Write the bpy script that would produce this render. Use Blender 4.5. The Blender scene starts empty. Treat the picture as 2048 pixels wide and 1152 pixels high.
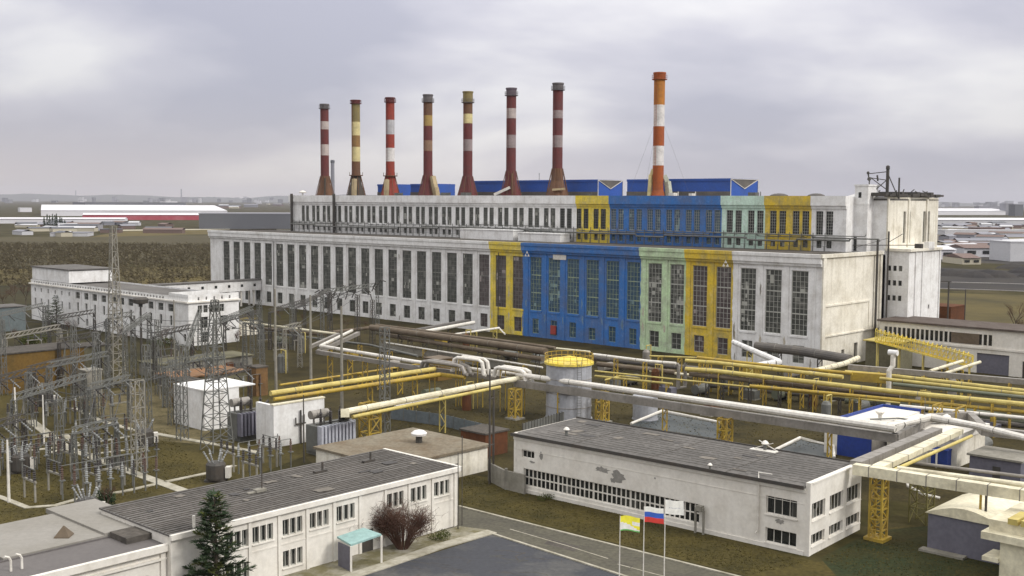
import bpy, math, random
from mathutils import Vector, Matrix
random.seed(7)
S = bpy.context.scene
COL = S.collection
# ------------------------------------------------------------------ camera, sky, sun, exposure
FPX, CAMH, PITCH, ROLL = 2240.0, 36.0, math.atan(174/2240), .0055
cam = bpy.data.cameras.new('camera'); camo = bpy.data.objects.new('camera', cam); COL.objects.link(camo)
cam.sensor_width = 36; cam.lens = 36*FPX/2048; cam.clip_end = 60000; cam.clip_start = .5
CR = Matrix.Rotation(math.pi/2-PITCH, 4, 'X') @ Matrix.Rotation(ROLL, 4, 'Z')
camo.matrix_world = Matrix.Translation((0, 0, CAMH)) @ CR
S.camera = camo
S.view_settings.view_transform = 'Standard'; S.view_settings.look = 'None'
S.view_settings.gamma = 1; S.view_settings.exposure = 0.12
SUN_AZ, SUN_EL = math.radians(118), math.radians(38)      # azimuth clockwise from +Y
W = bpy.data.worlds.new('World'); S.world = W; W.use_nodes = True
def world():
    nt = W.node_tree; N = nt.nodes; L = nt.links; N.clear()
    out = N.new('ShaderNodeOutputWorld'); bg = N.new('ShaderNodeBackground')
    sky = N.new('ShaderNodeTexSky'); sky.sky_type = 'NISHITA'; sky.sun_disc = False
    sky.sun_elevation = SUN_EL; sky.sun_rotation = SUN_AZ
    tc = N.new('ShaderNodeTexCoord'); sep = N.new('ShaderNodeSeparateXYZ'); L.new(tc.outputs['Generated'], sep.inputs[0])
    def m(op, a, b=None, c=None):
        n = N.new('ShaderNodeMath'); n.operation = op
        for i, q in enumerate((a, b, c)):
            if q is None: continue
            if isinstance(q, (int, float)): n.inputs[i].default_value = q
            else: L.new(q, n.inputs[i])
        return n.outputs[0]
    z = m('MAXIMUM', sep.outputs[2], 0.0); zz = m('ADD', z, .34)
    comb = N.new('ShaderNodeCombineXYZ')
    L.new(m('DIVIDE', sep.outputs[0], zz), comb.inputs[0]); L.new(m('DIVIDE', sep.outputs[1], zz), comb.inputs[1])
    mp = N.new('ShaderNodeMapping'); L.new(comb.outputs[0], mp.inputs[0]); mp.inputs['Scale'].default_value = (.8, 1.0, 1); mp.inputs['Location'].default_value = (5.3, 1.4, 0); mp.inputs['Rotation'].default_value = (0, 0, .12)
    n1 = N.new('ShaderNodeTexNoise'); n1.inputs['Scale'].default_value = 1.55; n1.inputs['Detail'].default_value = 5; n1.inputs['Roughness'].default_value = .48; n1.inputs['Distortion'].default_value = .15
    L.new(mp.outputs[0], n1.inputs[0])
    cr = N.new('ShaderNodeValToRGB'); L.new(n1.outputs[0], cr.inputs[0]); e = cr.color_ramp.elements
    e[0].position = .40; e[0].color = (.40, .402, .475, 1); e[1].position = .60; e[1].color = (.69, .68, .69, 1)
    k = e.new(.5); k.color = (.51, .503, .56, 1)
    # brighter cloud towards the zenith, as under any overcast
    zb = m('POWER', z, 1.3)
    dt = N.new('ShaderNodeVectorMath'); dt.operation = 'DOT_PRODUCT'; L.new(tc.outputs['Generated'], dt.inputs[0]); dt.inputs[1].default_value = Vector((.13, 1, .19)).normalized()
    pt_ = N.new('ShaderNodeMapRange'); pt_.interpolation_type = 'SMOOTHSTEP'; pt_.inputs[1].default_value = .93; pt_.inputs[2].default_value = 1.0; L.new(dt.outputs['Value'], pt_.inputs[0])
    thin = m('MULTIPLY', m('MULTIPLY', pt_.outputs[0], m('MULTIPLY_ADD', n1.outputs[0], 1.6, -.1)), .16)      # thinner cloud lets more light through here
    br = m('ADD', m('MULTIPLY_ADD', zb, 2.6, 1.0), thin)
    # paler warm air low over the horizon, strongest to the left
    hz = m('POWER', m('SUBTRACT', 1.0, m('MINIMUM', m('MULTIPLY', z, 9.0), 1.0)), 2.0)
    lx = m('MULTIPLY_ADD', sep.outputs[0], -.9, .45)
    hzf = m('MULTIPLY', hz, m('MINIMUM', m('MAXIMUM', lx, .2), .9))
    mix = N.new('ShaderNodeMix'); mix.data_type = 'RGBA'; L.new(hzf, mix.inputs[0]); L.new(cr.outputs[0], mix.inputs[6]); mix.inputs[7].default_value = (.68, .60, .56, 1)
    vm = N.new('ShaderNodeVectorMath'); vm.operation = 'SCALE'; mz = N.new('ShaderNodeMix'); mz.data_type = 'RGBA'; L.new(m('MINIMUM', m('MULTIPLY', m('MAXIMUM', m('SUBTRACT', z, .22), 0.0), 3.0), 1.0), mz.inputs[0]); L.new(mix.outputs[2], mz.inputs[6]); mz.inputs[7].default_value = (.555, .545, .53, 1)      # whiter cloud overhead
    L.new(mz.outputs[2], vm.inputs[0]); L.new(br, vm.inputs['Scale'])
    sk = N.new('ShaderNodeVectorMath'); sk.operation = 'SCALE'; L.new(sky.outputs[0], sk.inputs[0]); sk.inputs['Scale'].default_value = .1
    mx = N.new('ShaderNodeMix'); mx.data_type = 'RGBA'; mx.inputs[0].default_value = .93; L.new(sk.outputs[0], mx.inputs[6]); L.new(vm.outputs[0], mx.inputs[7])
    L.new(mx.outputs[2], bg.inputs[0]); bg.inputs[1].default_value = 1.0; L.new(bg.outputs[0], out.inputs[0])
world()
sl = bpy.data.lights.new('sun', 'SUN'); slo = bpy.data.objects.new('sun', sl); COL.objects.link(slo)
sl.energy = 1.9; sl.angle = math.radians(14); sl.color = (1, .96, .90)
sd = Vector((math.sin(SUN_AZ)*math.cos(SUN_EL), math.cos(SUN_AZ)*math.cos(SUN_EL), math.sin(SUN_EL)))
slo.rotation_euler = sd.to_track_quat('Z', 'Y').to_euler()

# ------------------------------------------------------------------ helpers
def P(px, py, z=0.0):
    """real-world point at height z seen at pixel px,py of the 2048 wide photograph"""
    d = CR.to_3x3() @ Vector(((px-1024)/FPX, -(py-576)/FPX, -1)); t = (z-CAMH)/d.z
    return Vector((0, 0, CAMH)) + d*t
def pr(p):
    q = CR.to_3x3().transposed() @ (Vector(p)-Vector((0, 0, CAMH))); return 1024+FPX*q.x/-q.z, 576-FPX*q.y/-q.z
def HT(g, py):
    lo, hi = -5., 300.
    for _ in range(40):
        mdl = (lo+hi)/2
        if pr((g[0], g[1], mdl))[1] > py: lo = mdl
        else: hi = mdl
    return lo
def node_mat(name): 
    m = bpy.data.materials.new(name); m.use_nodes = True; nt = m.node_tree
    return m, nt, nt.nodes, nt.links, nt.nodes['Principled BSDF']
MC = {}
def mat(name, col, dirt=None, amt=.5, scale=.35, rough=.75, streak=0., metal=0., fine=.12, bump=.0, lo=.42, hi=.68, bleach=0.):
    """painted / rusty / dusty surface: base colour, patches of dirt, vertical run marks, fine grain"""
    if name in MC: return MC[name]
    m, nt, N, L, b = node_mat(name); MC[name] = m
    b.inputs['Roughness'].default_value = rough; b.inputs['Metallic'].default_value = metal
    if rough >= .85: b.inputs['Specular IOR Level'].default_value = .12
    dirt = dirt or tuple(c*.55 for c in col)
    g = N.new('ShaderNodeNewGeometry')
    n1 = N.new('ShaderNodeTexNoise'); n1.inputs['Scale'].default_value = scale; n1.inputs['Detail'].default_value = 7; n1.inputs['Roughness'].default_value = .65
    L.new(g.outputs['Position'], n1.inputs[0])
    r = N.new('ShaderNodeMapRange'); r.inputs[1].default_value = lo; r.inputs[2].default_value = hi; r.inputs[4].default_value = amt; L.new(n1.outputs[0], r.inputs[0])
    fac = r.outputs[0]
    if streak:
        mp = N.new('ShaderNodeMapping'); mp.inputs['Scale'].default_value = (1.6, 1.6, .07); L.new(g.outputs['Position'], mp.inputs[0])
        n2 = N.new('ShaderNodeTexNoise'); n2.inputs['Scale'].default_value = .8; n2.inputs['Detail'].default_value = 4; L.new(mp.outputs[0], n2.inputs[0])
        r2 = N.new('ShaderNodeMapRange'); r2.inputs[1].default_value = .5; r2.inputs[2].default_value = .8; r2.inputs[4].default_value = streak; L.new(n2.outputs[0], r2.inputs[0])
        a = N.new('ShaderNodeMath'); a.operation = 'ADD'; a.use_clamp = True; L.new(fac, a.inputs[0]); L.new(r2.outputs[0], a.inputs[1]); fac = a.outputs[0]
    mx = N.new('ShaderNodeMix'); mx.data_type = 'RGBA'; L.new(fac, mx.inputs[0]); mx.inputs[6].default_value = (*col, 1); mx.inputs[7].default_value = (*dirt, 1)
    if bleach:      # sun-bleached and patched-over areas with their own edges
        nb = N.new('ShaderNodeTexNoise'); nb.inputs['Scale'].default_value = .55; nb.inputs['Detail'].default_value = 9; nb.inputs['Roughness'].default_value = .7; nb.inputs['Distortion'].default_value = .6
        mb_ = N.new('ShaderNodeMapping'); mb_.inputs['Location'].default_value = (37, 11, 5); L.new(g.outputs['Position'], mb_.inputs[0]); L.new(mb_.outputs[0], nb.inputs[0])
        rb = N.new('ShaderNodeMapRange'); rb.inputs[1].default_value = .53; rb.inputs[2].default_value = .64; rb.inputs[4].default_value = bleach; L.new(nb.outputs[0], rb.inputs[0])
        l_ = sum(col)/3; m2 = N.new('ShaderNodeMix'); m2.data_type = 'RGBA'; L.new(rb.outputs[0], m2.inputs[0]); L.new(mx.outputs[2], m2.inputs[6]); m2.inputs[7].default_value = (*[min(.8, c*.75+l_*.45+.03) for c in col], 1); mx = m2
    n3 = N.new('ShaderNodeTexNoise'); n3.inputs['Scale'].default_value = 2.3; n3.inputs['Detail'].default_value = 5; L.new(g.outputs['Position'], n3.inputs[0])
    r3 = N.new('ShaderNodeMapRange'); r3.inputs[1].default_value = .3; r3.inputs[2].default_value = .7; r3.inputs[3].default_value = 1-fine; r3.inputs[4].default_value = 1+fine; L.new(n3.outputs[0], r3.inputs[0])
    v = N.new('ShaderNodeVectorMath'); v.operation = 'SCALE'; L.new(mx.outputs[2], v.inputs[0]); L.new(r3.outputs[0], v.inputs['Scale'])
    L.new(v.outputs[0], b.inputs['Base Color'])
    if bump:
        bp = N.new('ShaderNodeBump'); bp.inputs['Strength'].default_value = bump; bp.inputs['Distance'].default_value = .1; L.new(n3.outputs[0], bp.inputs['Height']); L.new(bp.outputs[0], b.inputs['Normal'])
    return m
def glass(name, a, c, cell=(1.1, 1.1, 1.1), rough=.25):
    """old industrial glazing: every pane a little different"""
    m, nt, N, L, b = node_mat(name); g = N.new('ShaderNodeNewGeometry')
    mp = N.new('ShaderNodeVectorMath'); mp.operation = 'MULTIPLY'; mp.inputs[1].default_value = cell; L.new(g.outputs['Position'], mp.inputs[0])
    fl = N.new('ShaderNodeVectorMath'); fl.operation = 'FLOOR'; L.new(mp.outputs[0], fl.inputs[0])
    w = N.new('ShaderNodeTexWhiteNoise'); L.new(fl.outputs[0], w.inputs[0])
    mp2 = N.new('ShaderNodeVectorMath'); mp2.operation = 'MULTIPLY'; mp2.inputs[1].default_value = (.31, .31, .22); L.new(g.outputs['Position'], mp2.inputs[0])
    f2 = N.new('ShaderNodeVectorMath'); f2.operation = 'FLOOR'; L.new(mp2.outputs[0], f2.inputs[0]); w2 = N.new('ShaderNodeTexWhiteNoise'); L.new(f2.outputs[0], w2.inputs[0])
    av = N.new('ShaderNodeMath'); av.operation = 'MULTIPLY'; L.new(w.outputs[0], av.inputs[0]); ad = N.new('ShaderNodeMath'); ad.operation = 'MULTIPLY_ADD'; L.new(w2.outputs[0], ad.inputs[0]); ad.inputs[1].default_value = .9; ad.inputs[2].default_value = .35; L.new(ad.outputs[0], av.inputs[1])
    r = N.new('ShaderNodeValToRGB'); L.new(av.outputs[0], r.inputs[0]); k_ = r.color_ramp.elements.new(.93); k_.color = (*[min(1, q*1.0) for q in c], 1); r.color_ramp.elements[0].color = (*a, 1); r.color_ramp.elements[1].color = (*[q*.85 for q in c], 1); r.color_ramp.elements[-1].color = (*[min(.7, q*1.9+.03) for q in c], 1)
    r.color_ramp.elements[0].position = .25
    L.new(r.outputs[0], b.inputs['Base Color']); b.inputs['Roughness'].default_value = rough
    return m
class MB:
    def __init__(s): s.v = []; s.f = []; s.m = []
    def quad(s, *p, m=0):
        i = len(s.v); s.v += [tuple(q) for q in p]; s.f.append(tuple(range(i, i+len(p)))); s.m.append(m)
    def box(s, x0, x1, y0, y1, z0, z1, m=0, mt=None):
        i = len(s.v); s.v += [(x, y, z) for z in (z0, z1) for y in (y0, y1) for x in (x0, x1)]
        for k, f in enumerate(((0, 2, 3, 1), (4, 5, 7, 6), (0, 1, 5, 4), (1, 3, 7, 5), (3, 2, 6, 7), (2, 0, 4, 6))):
            s.f.append(tuple(i+j for j in f)); s.m.append(mt if (k == 1 and mt is not None) else m)
    def bar(s, p, q, w=.2, h=None, m=0):
        h = h or w; p = Vector(p); q = Vector(q); d = (q-p)
        if d.length < 1e-6: return
        d.normalize(); up = Vector((0, 0, 1)) if abs(d.z) < .95 else Vector((1, 0, 0))
        a = d.cross(up).normalized()*w/2; b = a.cross(d).normalized()*h/2; i = len(s.v)
        for c in (p, q): s.v += [tuple(c-a-b), tuple(c+a-b), tuple(c+a+b), tuple(c-a+b)]
        for f in ((0, 1, 2, 3), (7, 6, 5, 4), (0, 4, 5, 1), (1, 5, 6, 2), (2, 6, 7, 3), (3, 7, 4, 0)): s.f.append(tuple(i+j for j in f)); s.m.append(m)
    def tube(s, pts, r, n=8, m=0, cap=True):
        pts = [Vector(p) for p in pts]; rs = r if isinstance(r, (list, tuple)) else [r]*len(pts); base = len(s.v); prev = None
        for k, p in enumerate(pts):
            d = (pts[min(k+1, len(pts)-1)]-pts[max(k-1, 0)]).normalized()
            if prev is None:
                up = Vector((0, 0, 1)) if abs(d.z) < .9 else Vector((1, 0, 0)); a = d.cross(up).normalized()
            else: a = (prev-d*prev.dot(d)).normalized()
            prev = a; b = d.cross(a)
            # widen at mitred corners
            wd = 1.0
            if 0 < k < len(pts)-1:
                c = (pts[k]-pts[k-1]).normalized().dot((pts[k+1]-pts[k]).normalized()); wd = min(1.35, 1/max(.5, math.sqrt(max(0, (1+c)/2))))
            for j in range(n):
                t = 2*math.pi*j/n; s.v.append(tuple(p+(a*math.cos(t)+b*math.sin(t))*rs[k]*(wd if n > 4 else 1)))
        for k in range(len(pts)-1):
            for j in range(n):
                a0 = base+k*n+j; a1 = base+k*n+(j+1) % n; s.f.append((a0, a1, a1+n, a0+n)); s.m.append(m)
        if cap:
            s.f.append(tuple(base+j for j in range(n))[::-1]); s.m.append(m); s.f.append(tuple(base+(len(pts)-1)*n+j for j in range(n))); s.m.append(m)
    def lathe(s, c, prof, n=16, m=0, ms=None):
        base = len(s.v); c = Vector(c)
        for r, z in prof:
            for j in range(n): t = 2*math.pi*j/n; s.v.append((c.x+r*math.cos(t), c.y+r*math.sin(t), c.z+z))
        for k in range(len(prof)-1):
            for j in range(n):
                a0 = base+k*n+j; a1 = base+k*n+(j+1) % n; s.f.append((a0, a1, a1+n, a0+n)); s.m.append(ms[k] if ms else m)
        s.f.append(tuple(base+(len(prof)-1)*n+j for j in range(n))); s.m.append(ms[-1] if ms else m)
    def wall(s, o, dx, w, z0, z1, ops=(), dep=.4, m=0, mr=None):
        """vertical wall with real recessed openings; ops = (xa, xb, za, zb)"""
        o = Vector((o[0], o[1], 0)); dx = Vector((dx[0], dx[1], 0)); n = Vector((dx.y, -dx.x, 0)); mr = m if mr is None else mr
        pt = lambda x, z, d=0: tuple(o+dx*x-n*d+Vector((0, 0, z)))
        xs = sorted({0, w, *[c for q in ops for c in q[:2]]}); zs = sorted({z0, z1, *[c for q in ops for c in q[2:]]})
        for i in range(len(xs)-1):
            za = None
            for j in range(len(zs)-1):
                cx, cz = (xs[i]+xs[i+1])/2, (zs[j]+zs[j+1])/2
                hole = any(q[0] < cx < q[1] and q[2] < cz < q[3] for q in ops)
                if not hole and za is None: za = zs[j]
                if hole and za is not None: s.quad(pt(xs[i], za), pt(xs[i+1], za), pt(xs[i+1], zs[j]), pt(xs[i], zs[j]), m=m); za = None
            if za is not None: s.quad(pt(xs[i], za), pt(xs[i+1], za), pt(xs[i+1], z1), pt(xs[i], z1), m=m)
        for a, b, c, d in ops:
            s.quad(pt(a, c), pt(a, c, dep), pt(a, d, dep), pt(a, d), m=mr); s.quad(pt(b, c, dep), pt(b, c), pt(b, d), pt(b, d, dep), m=mr)
            s.quad(pt(a, c), pt(b, c), pt(b, c, dep), pt(a, c, dep), m=mr); s.quad(pt(a, d, dep), pt(b, d, dep), pt(b, d), pt(a, d), m=mr)
    def build(s, name, mats, parent=None, world=False, smooth=False):
        me = bpy.data.meshes.new(name); vs = s.v
        if world and parent is not None:
            iv = (Matrix.Translation(parent.location) @ Matrix.Rotation(parent.rotation_euler.z, 4, 'Z')).inverted(); vs = [tuple(iv @ Vector(q)) for q in vs]
        me.from_pydata(vs, [], s.f); mats = mats if isinstance(mats, (list, tuple)) else [mats]
        for k in mats: me.materials.append(k)
        me.polygons.foreach_set('material_index', [min(q, len(mats)-1) for q in s.m])
        if smooth: me.polygons.foreach_set('use_smooth', [True]*len(me.polygons))
        me.update(); o = bpy.data.objects.new(name, me); COL.objects.link(o)
        if parent is not None: o.parent = parent
        return o
def tag(o, label=None, cat=None, group=None, kind=None):
    if label: o['label'] = label
    if cat: o['category'] = cat
    if group: o['group'] = group
    if kind: o['kind'] = kind
    return o
def thing(name, loc, yaw, label, cat, group=None):
    o = bpy.data.objects.new(name, None); COL.objects.link(o); o.location = Vector(loc); o.rotation_euler = (0, 0, yaw); o.empty_display_size = .5
    return tag(o, label, cat, group)
def dup(root, loc, yaw=None, label=None, group=None):
    r = root.copy(); COL.objects.link(r); r.location = Vector(loc)
    if yaw is not None: r.rotation_euler = (0, 0, yaw)
    if label: r['label'] = label
    if group: r['group'] = group
    for ch in list(root.children):
        c = ch.copy(); COL.objects.link(c); c.parent = r
        for g in list(ch.children):
            d = g.copy(); COL.objects.link(d); d.parent = c
    return r
ONES = 'zeroth first second third fourth fifth sixth seventh eighth ninth tenth eleventh twelfth thirteenth fourteenth fifteenth sixteenth seventeenth eighteenth nineteenth twentieth'.split()
def ordw(n): return ONES[n] if n <= 20 else (('twenty', 'thirty', 'forty', 'fifty', 'sixty')[n//10-2]+'-'+ONES[n % 10] if n % 10 else ('twentieth', 'thirtieth', 'fortieth', 'fiftieth', 'sixtieth')[n//10-2])
WC = {}
def window(parent, o, dx, w, h, nx, nz, fm, gm, name='window', fw=.12, dep=.35, heavy=(), gap=None):
    """o = lower left corner on the wall face; frame with bars, and its pane"""
    key = (round(w, 2), round(h, 2), nx, nz, fm.name, gm.name, fw, heavy)
    if key not in WC:
        b = MB(); b.box(0, w, 0, .12, 0, fw); b.box(0, w, 0, .12, h-fw, h); b.box(0, fw, 0, .12, fw, h-fw); b.box(w-fw, w, 0, .12, fw, h-fw)
        for i in range(1, nx): x = w*i/nx; b.box(x-fw*.32, x+fw*.32, .02, .1, fw, h-fw)
        for j in range(1, nz): z = h*j/nz; t = fw*(1.0 if j in heavy else .28); b.box(fw, w-fw, .01, .11, z-t, z+t)
        p = MB(); p.quad((fw*.5, .07, fw*.5), (w-fw*.5, .07, fw*.5), (w-fw*.5, .07, h-fw*.5), (fw*.5, .07, h-fw*.5))
        fo = b.build(name, fm); po = p.build('pane', gm, fo); WC[key] = (fo.data, po.data)
    else:
        fo = bpy.data.objects.new(name, WC[key][0]); COL.objects.link(fo); po = bpy.data.objects.new('pane', WC[key][1]); COL.objects.link(po); po.parent = fo
    n = Vector((dx[1], -dx[0], 0)); fo.location = Vector(o)-n*dep; fo.rotation_euler = (0, 0, math.atan2(dx[1], dx[0])); fo.parent = parent
    return fo
def poly(name, pts, m, z, thick=0, pix=True):
    """flat sheet on the ground"""
    q = [P(a, b, z) for a, b in pts] if pix else [Vector((a, b, z)) for a, b in pts]
    b = MB(); b.quad(*q)
    if thick:
        for i in range(len(q)):
            a, c = q[i], q[(i+1) % len(q)]; b.quad(a, c, c-Vector((0, 0, thick)), a-Vector((0, 0, thick)))
    return tag(b.build(name, m), kind='structure')
def strip(name, pts, w, m, z, thick=0, pix=True, kind='structure'):
    q = [P(a, b, z) for a, b in pts] if pix else [Vector(a) for a in pts]
    mb = MB()
    L = []; R = []
    for i, p in enumerate(q):
        d = (q[min(i+1, len(q)-1)]-q[max(i-1, 0)]); d.z = 0; d.normalize(); n = Vector((-d.y, d.x, 0))*w/2; L.append(p+n); R.append(p-n)
    dn = Vector((0, 0, -thick))
    for i in range(len(q)-1):
        mb.quad(L[i], R[i], R[i+1], L[i+1])
        if thick: mb.quad(R[i], R[i]+dn, R[i+1]+dn, R[i+1]); mb.quad(L[i+1], L[i+1]+dn, L[i]+dn, L[i])
    if thick: mb.quad(L[0], L[0]+dn, R[0]+dn, R[0]); mb.quad(R[-1], R[-1]+dn, L[-1]+dn, L[-1])
    return tag(mb.build(name, m), kind=kind)

# ------------------------------------------------------------------ site axes (the works stands on one grid)
AU = math.radians(46.64); U = Vector((-math.sin(AU), math.cos(AU), 0)); V = Vector((math.cos(AU), math.sin(AU), 0)); YS = math.atan2(-U.y, -U.x)
YV = math.atan2(V.y, V.x)
C0 = P(1640, 741)
def site(t, s, z=0): return C0 + U*t + V*s + Vector((0, 0, z))

# ------------------------------------------------------------------ materials
M = {}
M['white'] = mat('white weathered plaster', (.79, .785, .775), (.41, .385, .35), .45, .35, .85, .3, fine=.06)
M['white2'] = mat('cream stained plaster', (.78, .745, .655), (.42, .375, .28), .55, .22, .85, .45, fine=.08)
M['white3'] = mat('white painted panels', (.74, .71, .65), (.46, .42, .35), .4, .35, .8, .22, fine=.06)
M['blue'] = mat('blue facade paint', (.028, .15, .44), (.085, .13, .25), .85, .2, .7, .45, bleach=.45)
M['yellow'] = mat('yellow facade paint', (.76, .58, .05), (.40, .34, .14), .8, .3, .75, .4, bleach=.45)
M['ochre'] = mat('ochre facade paint', (.68, .48, .035), (.32, .26, .10), .85, .3, .75, .4, bleach=.45)
M['green'] = mat('pale green facade paint', (.52, .68, .42), (.33, .36, .26), .85, .3, .75, .4, bleach=.45)
M['mint'] = mat('mint facade paint', (.56, .74, .63), (.35, .44, .36), .6, .3, .75, .4, bleach=.45)
M['roof'] = mat('grey felt roof', (.112, .106, .10), (.165, .155, .145), .8, .12, .9, fine=.22)
M['roofd'] = mat('dark felt roof', (.075, .068, .06), (.12, .105, .09), .7, .2, .9, fine=.25)
M['concrete'] = mat('grey concrete', (.28, .265, .23), (.15, .14, .11), .6, .3, .9, .2)
M['pathc'] = mat('pale concrete slabs', (.40, .375, .31), (.22, .20, .14), .8, .5, .95)
M['framew'] = mat('pale window frame paint', (.42, .42, .38), None, .4)
M['frameg'] = mat('grey window bars', (.17, .17, .15), None, .4)
M['frameb'] = mat('olive window bars', (.30, .36, .22), (.07, .16, .30), .8, .5)
M['glass'] = glass('dusty factory glass', (.055, .058, .052), (.19, .19, .17))
M['glassr'] = glass('dark stair glass', (.012, .014, .014), (.05, .05, .045))
M['glassb'] = glass('blue tinted factory glass', (.03, .07, .12), (.09, .14, .15))
M['glassm'] = glass('dirty reddish glass', (.07, .055, .055), (.17, .145, .14))
M['steel'] = mat('galvanised steel', (.135, .138, .128), (.075, .068, .05), .6, .6, .6, metal=.0)
M['steeld'] = mat('dark steel', (.05, .047, .042), (.08, .06, .045), .6, .6, .6)
M['rack'] = mat('yellow painted steel', (.42, .29, .035), (.26, .17, .05), .8, .5, .6)
M['rackl'] = mat('pale yellow pipe cladding', (.56, .46, .14), (.30, .22, .06), .65, .4, .55, fine=.08)
M['cream'] = mat('cream pipe cladding', (.72, .67, .50), (.33, .29, .19), .65, .35, .5)
M['alu'] = mat('silver pipe cladding', (.74, .71, .65), (.42, .39, .33), .45, .35, .45, metal=.1)
M['duct'] = mat('grey sheet metal duct', (.27, .25, .225), (.15, .135, .11), .7, .35, .55, metal=.1)
M['pipebr'] = mat('brown insulated pipe', (.115, .085, .055), (.19, .155, .115), .6, .3, .8)
M['pipegr'] = mat('dark grey insulated pipe', (.10, .092, .085), (.17, .15, .125), .6, .3, .8)
M['pipegn'] = mat('grey green pipe', (.13, .145, .10), (.2, .19, .14), .6, .3, .7)
M['jointd'] = mat('dull joint strap', (.22, .205, .18), None, .3)
M['rust'] = mat('rusty steel plate', (.12, .05, .025), (.07, .036, .022), .7, .5, .9)
M['orange'] = mat('orange ochre render', (.165, .10, .03), (.10, .075, .035), .7, .25, .9, .3)
M['olivew'] = mat('olive stained render', (.16, .15, .10), (.10, .09, .06), .7, .25, .9, .3)
M['purple'] = mat('violet grey metal sheet', (.135, .132, .165), (.10, .095, .12), .4, .3, .7)
M['bluec'] = mat('bright blue sheet', (.012, .04, .25), (.02, .045, .15), .6, .4, .6)
M['blues'] = mat('blue roof cladding', (.02, .085, .38), (.03, .07, .22), .5, .2, .6, .2)
M['turq'] = mat('turquoise canopy sheet', (.27, .43, .41), (.22, .31, .31), .5, .8, .5)
M['porc'] = mat('brown porcelain', (.034, .028, .026), None, .3, rough=.3)
M['porcb'] = mat('red brown porcelain', (.085, .045, .03), None, .3, rough=.3)
M['porcw'] = mat('pale porcelain', (.27, .275, .27), None, .3, rough=.3)
M['wood'] = mat('grey bark', (.085, .07, .052), (.14, .12, .09), .6, 2, .95)
M['twig'] = mat('brown twigs', (.10, .062, .045), (.06, .04, .03), .6, .5, .95)
M['needle'] = mat('conifer needles', (.032, .052, .026), (.05, .068, .032), .8, .7, .9)
M['leafo'] = mat('olive leaves', (.075, .085, .022), (.05, .06, .02), .8, .7, .9)

# ------------------------------------------------------------------ ground
def ground_mat():
    m, nt, N, L, b = node_mat('dry spring ground'); b.inputs['Roughness'].default_value = .95; b.inputs['Specular IOR Level'].default_value = .1
    g = N.new('ShaderNodeNewGeometry')
    def noise(s, d=8, r=.65): n = N.new('ShaderNodeTexNoise'); n.inputs['Scale'].default_value = s; n.inputs['Detail'].default_value = d; n.inputs['Roughness'].default_value = r; L.new(g.outputs['Position'], n.inputs[0]); return n.outputs[0]
    r1 = N.new('ShaderNodeValToRGB'); L.new(noise(.03), r1.inputs[0]); e = r1.color_ramp.elements
    e[0].position = .34; e[0].color = (.026, .022, .010, 1); e[1].position = .66; e[1].color = (.072, .058, .027, 1); k = e.new(.5); k.color = (.044, .038, .012, 1)
    r2 = N.new('ShaderNodeMapRange'); r2.inputs[1].default_value = .3; r2.inputs[2].default_value = .75; r2.inputs[3].default_value = .6; r2.inputs[4].default_value = 1.45; L.new(noise(.5, 9, .75), r2.inputs[0])
    v = N.new('ShaderNodeVectorMath'); v.operation = 'SCALE'; L.new(r1.outputs[0], v.inputs[0]); L.new(r2.outputs[0], v.inputs['Scale']); L.new(v.outputs[0], b.inputs['Base Color'])
    return m
M['ground'] = ground_mat()
M['lawn'] = mat('dry olive lawn', (.074, .059, .019), (.032, .029, .012), .85, .16, .95, fine=.28)
M['lawn2'] = mat('green yard lawn', (.028, .036, .016), (.056, .044, .015), .9, .09, .95, fine=.28)
M['asph'] = mat('worn asphalt road', (.105, .098, .075), (.07, .066, .055), .8, .2, .9, fine=.2)
M['asphd'] = mat('dark patched asphalt', (.032, .034, .042), (.085, .082, .075), .9, .13, .7, fine=.2, lo=.5, hi=.66)
M['yard'] = mat('trodden yard dirt', (.054, .043, .017), (.019, .017, .008), .9, .13, .95, fine=.28)
M['field'] = mat('brown scrub field', (.075, .064, .034), (.05, .043, .026), .9, .01, .95, fine=.2)
M['fieldo'] = mat('dry ochre field', (.115, .09, .034), (.055, .048, .024), .9, .012, .95, fine=.2)
M['darkb'] = mat('coal dark ballast', (.035, .033, .034), (.07, .062, .05), .8, .02, .95, fine=.2)
b = MB(); b.quad((-16000, -300, 0), (16000, -300, 0), (16000, 22000, 0), (-16000, 22000, 0)); tag(b.build('ground', M['ground']), kind='structure')

mpatch = [mat('old grey render', (.34, .32, .28), None, .4, 1.2), mat('sandy render', (.46, .41, .32), None, .4, 1.2), mat('pale blue primer', (.12, .22, .36), (.2, .24, .27), .7, 1.2)]
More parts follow.
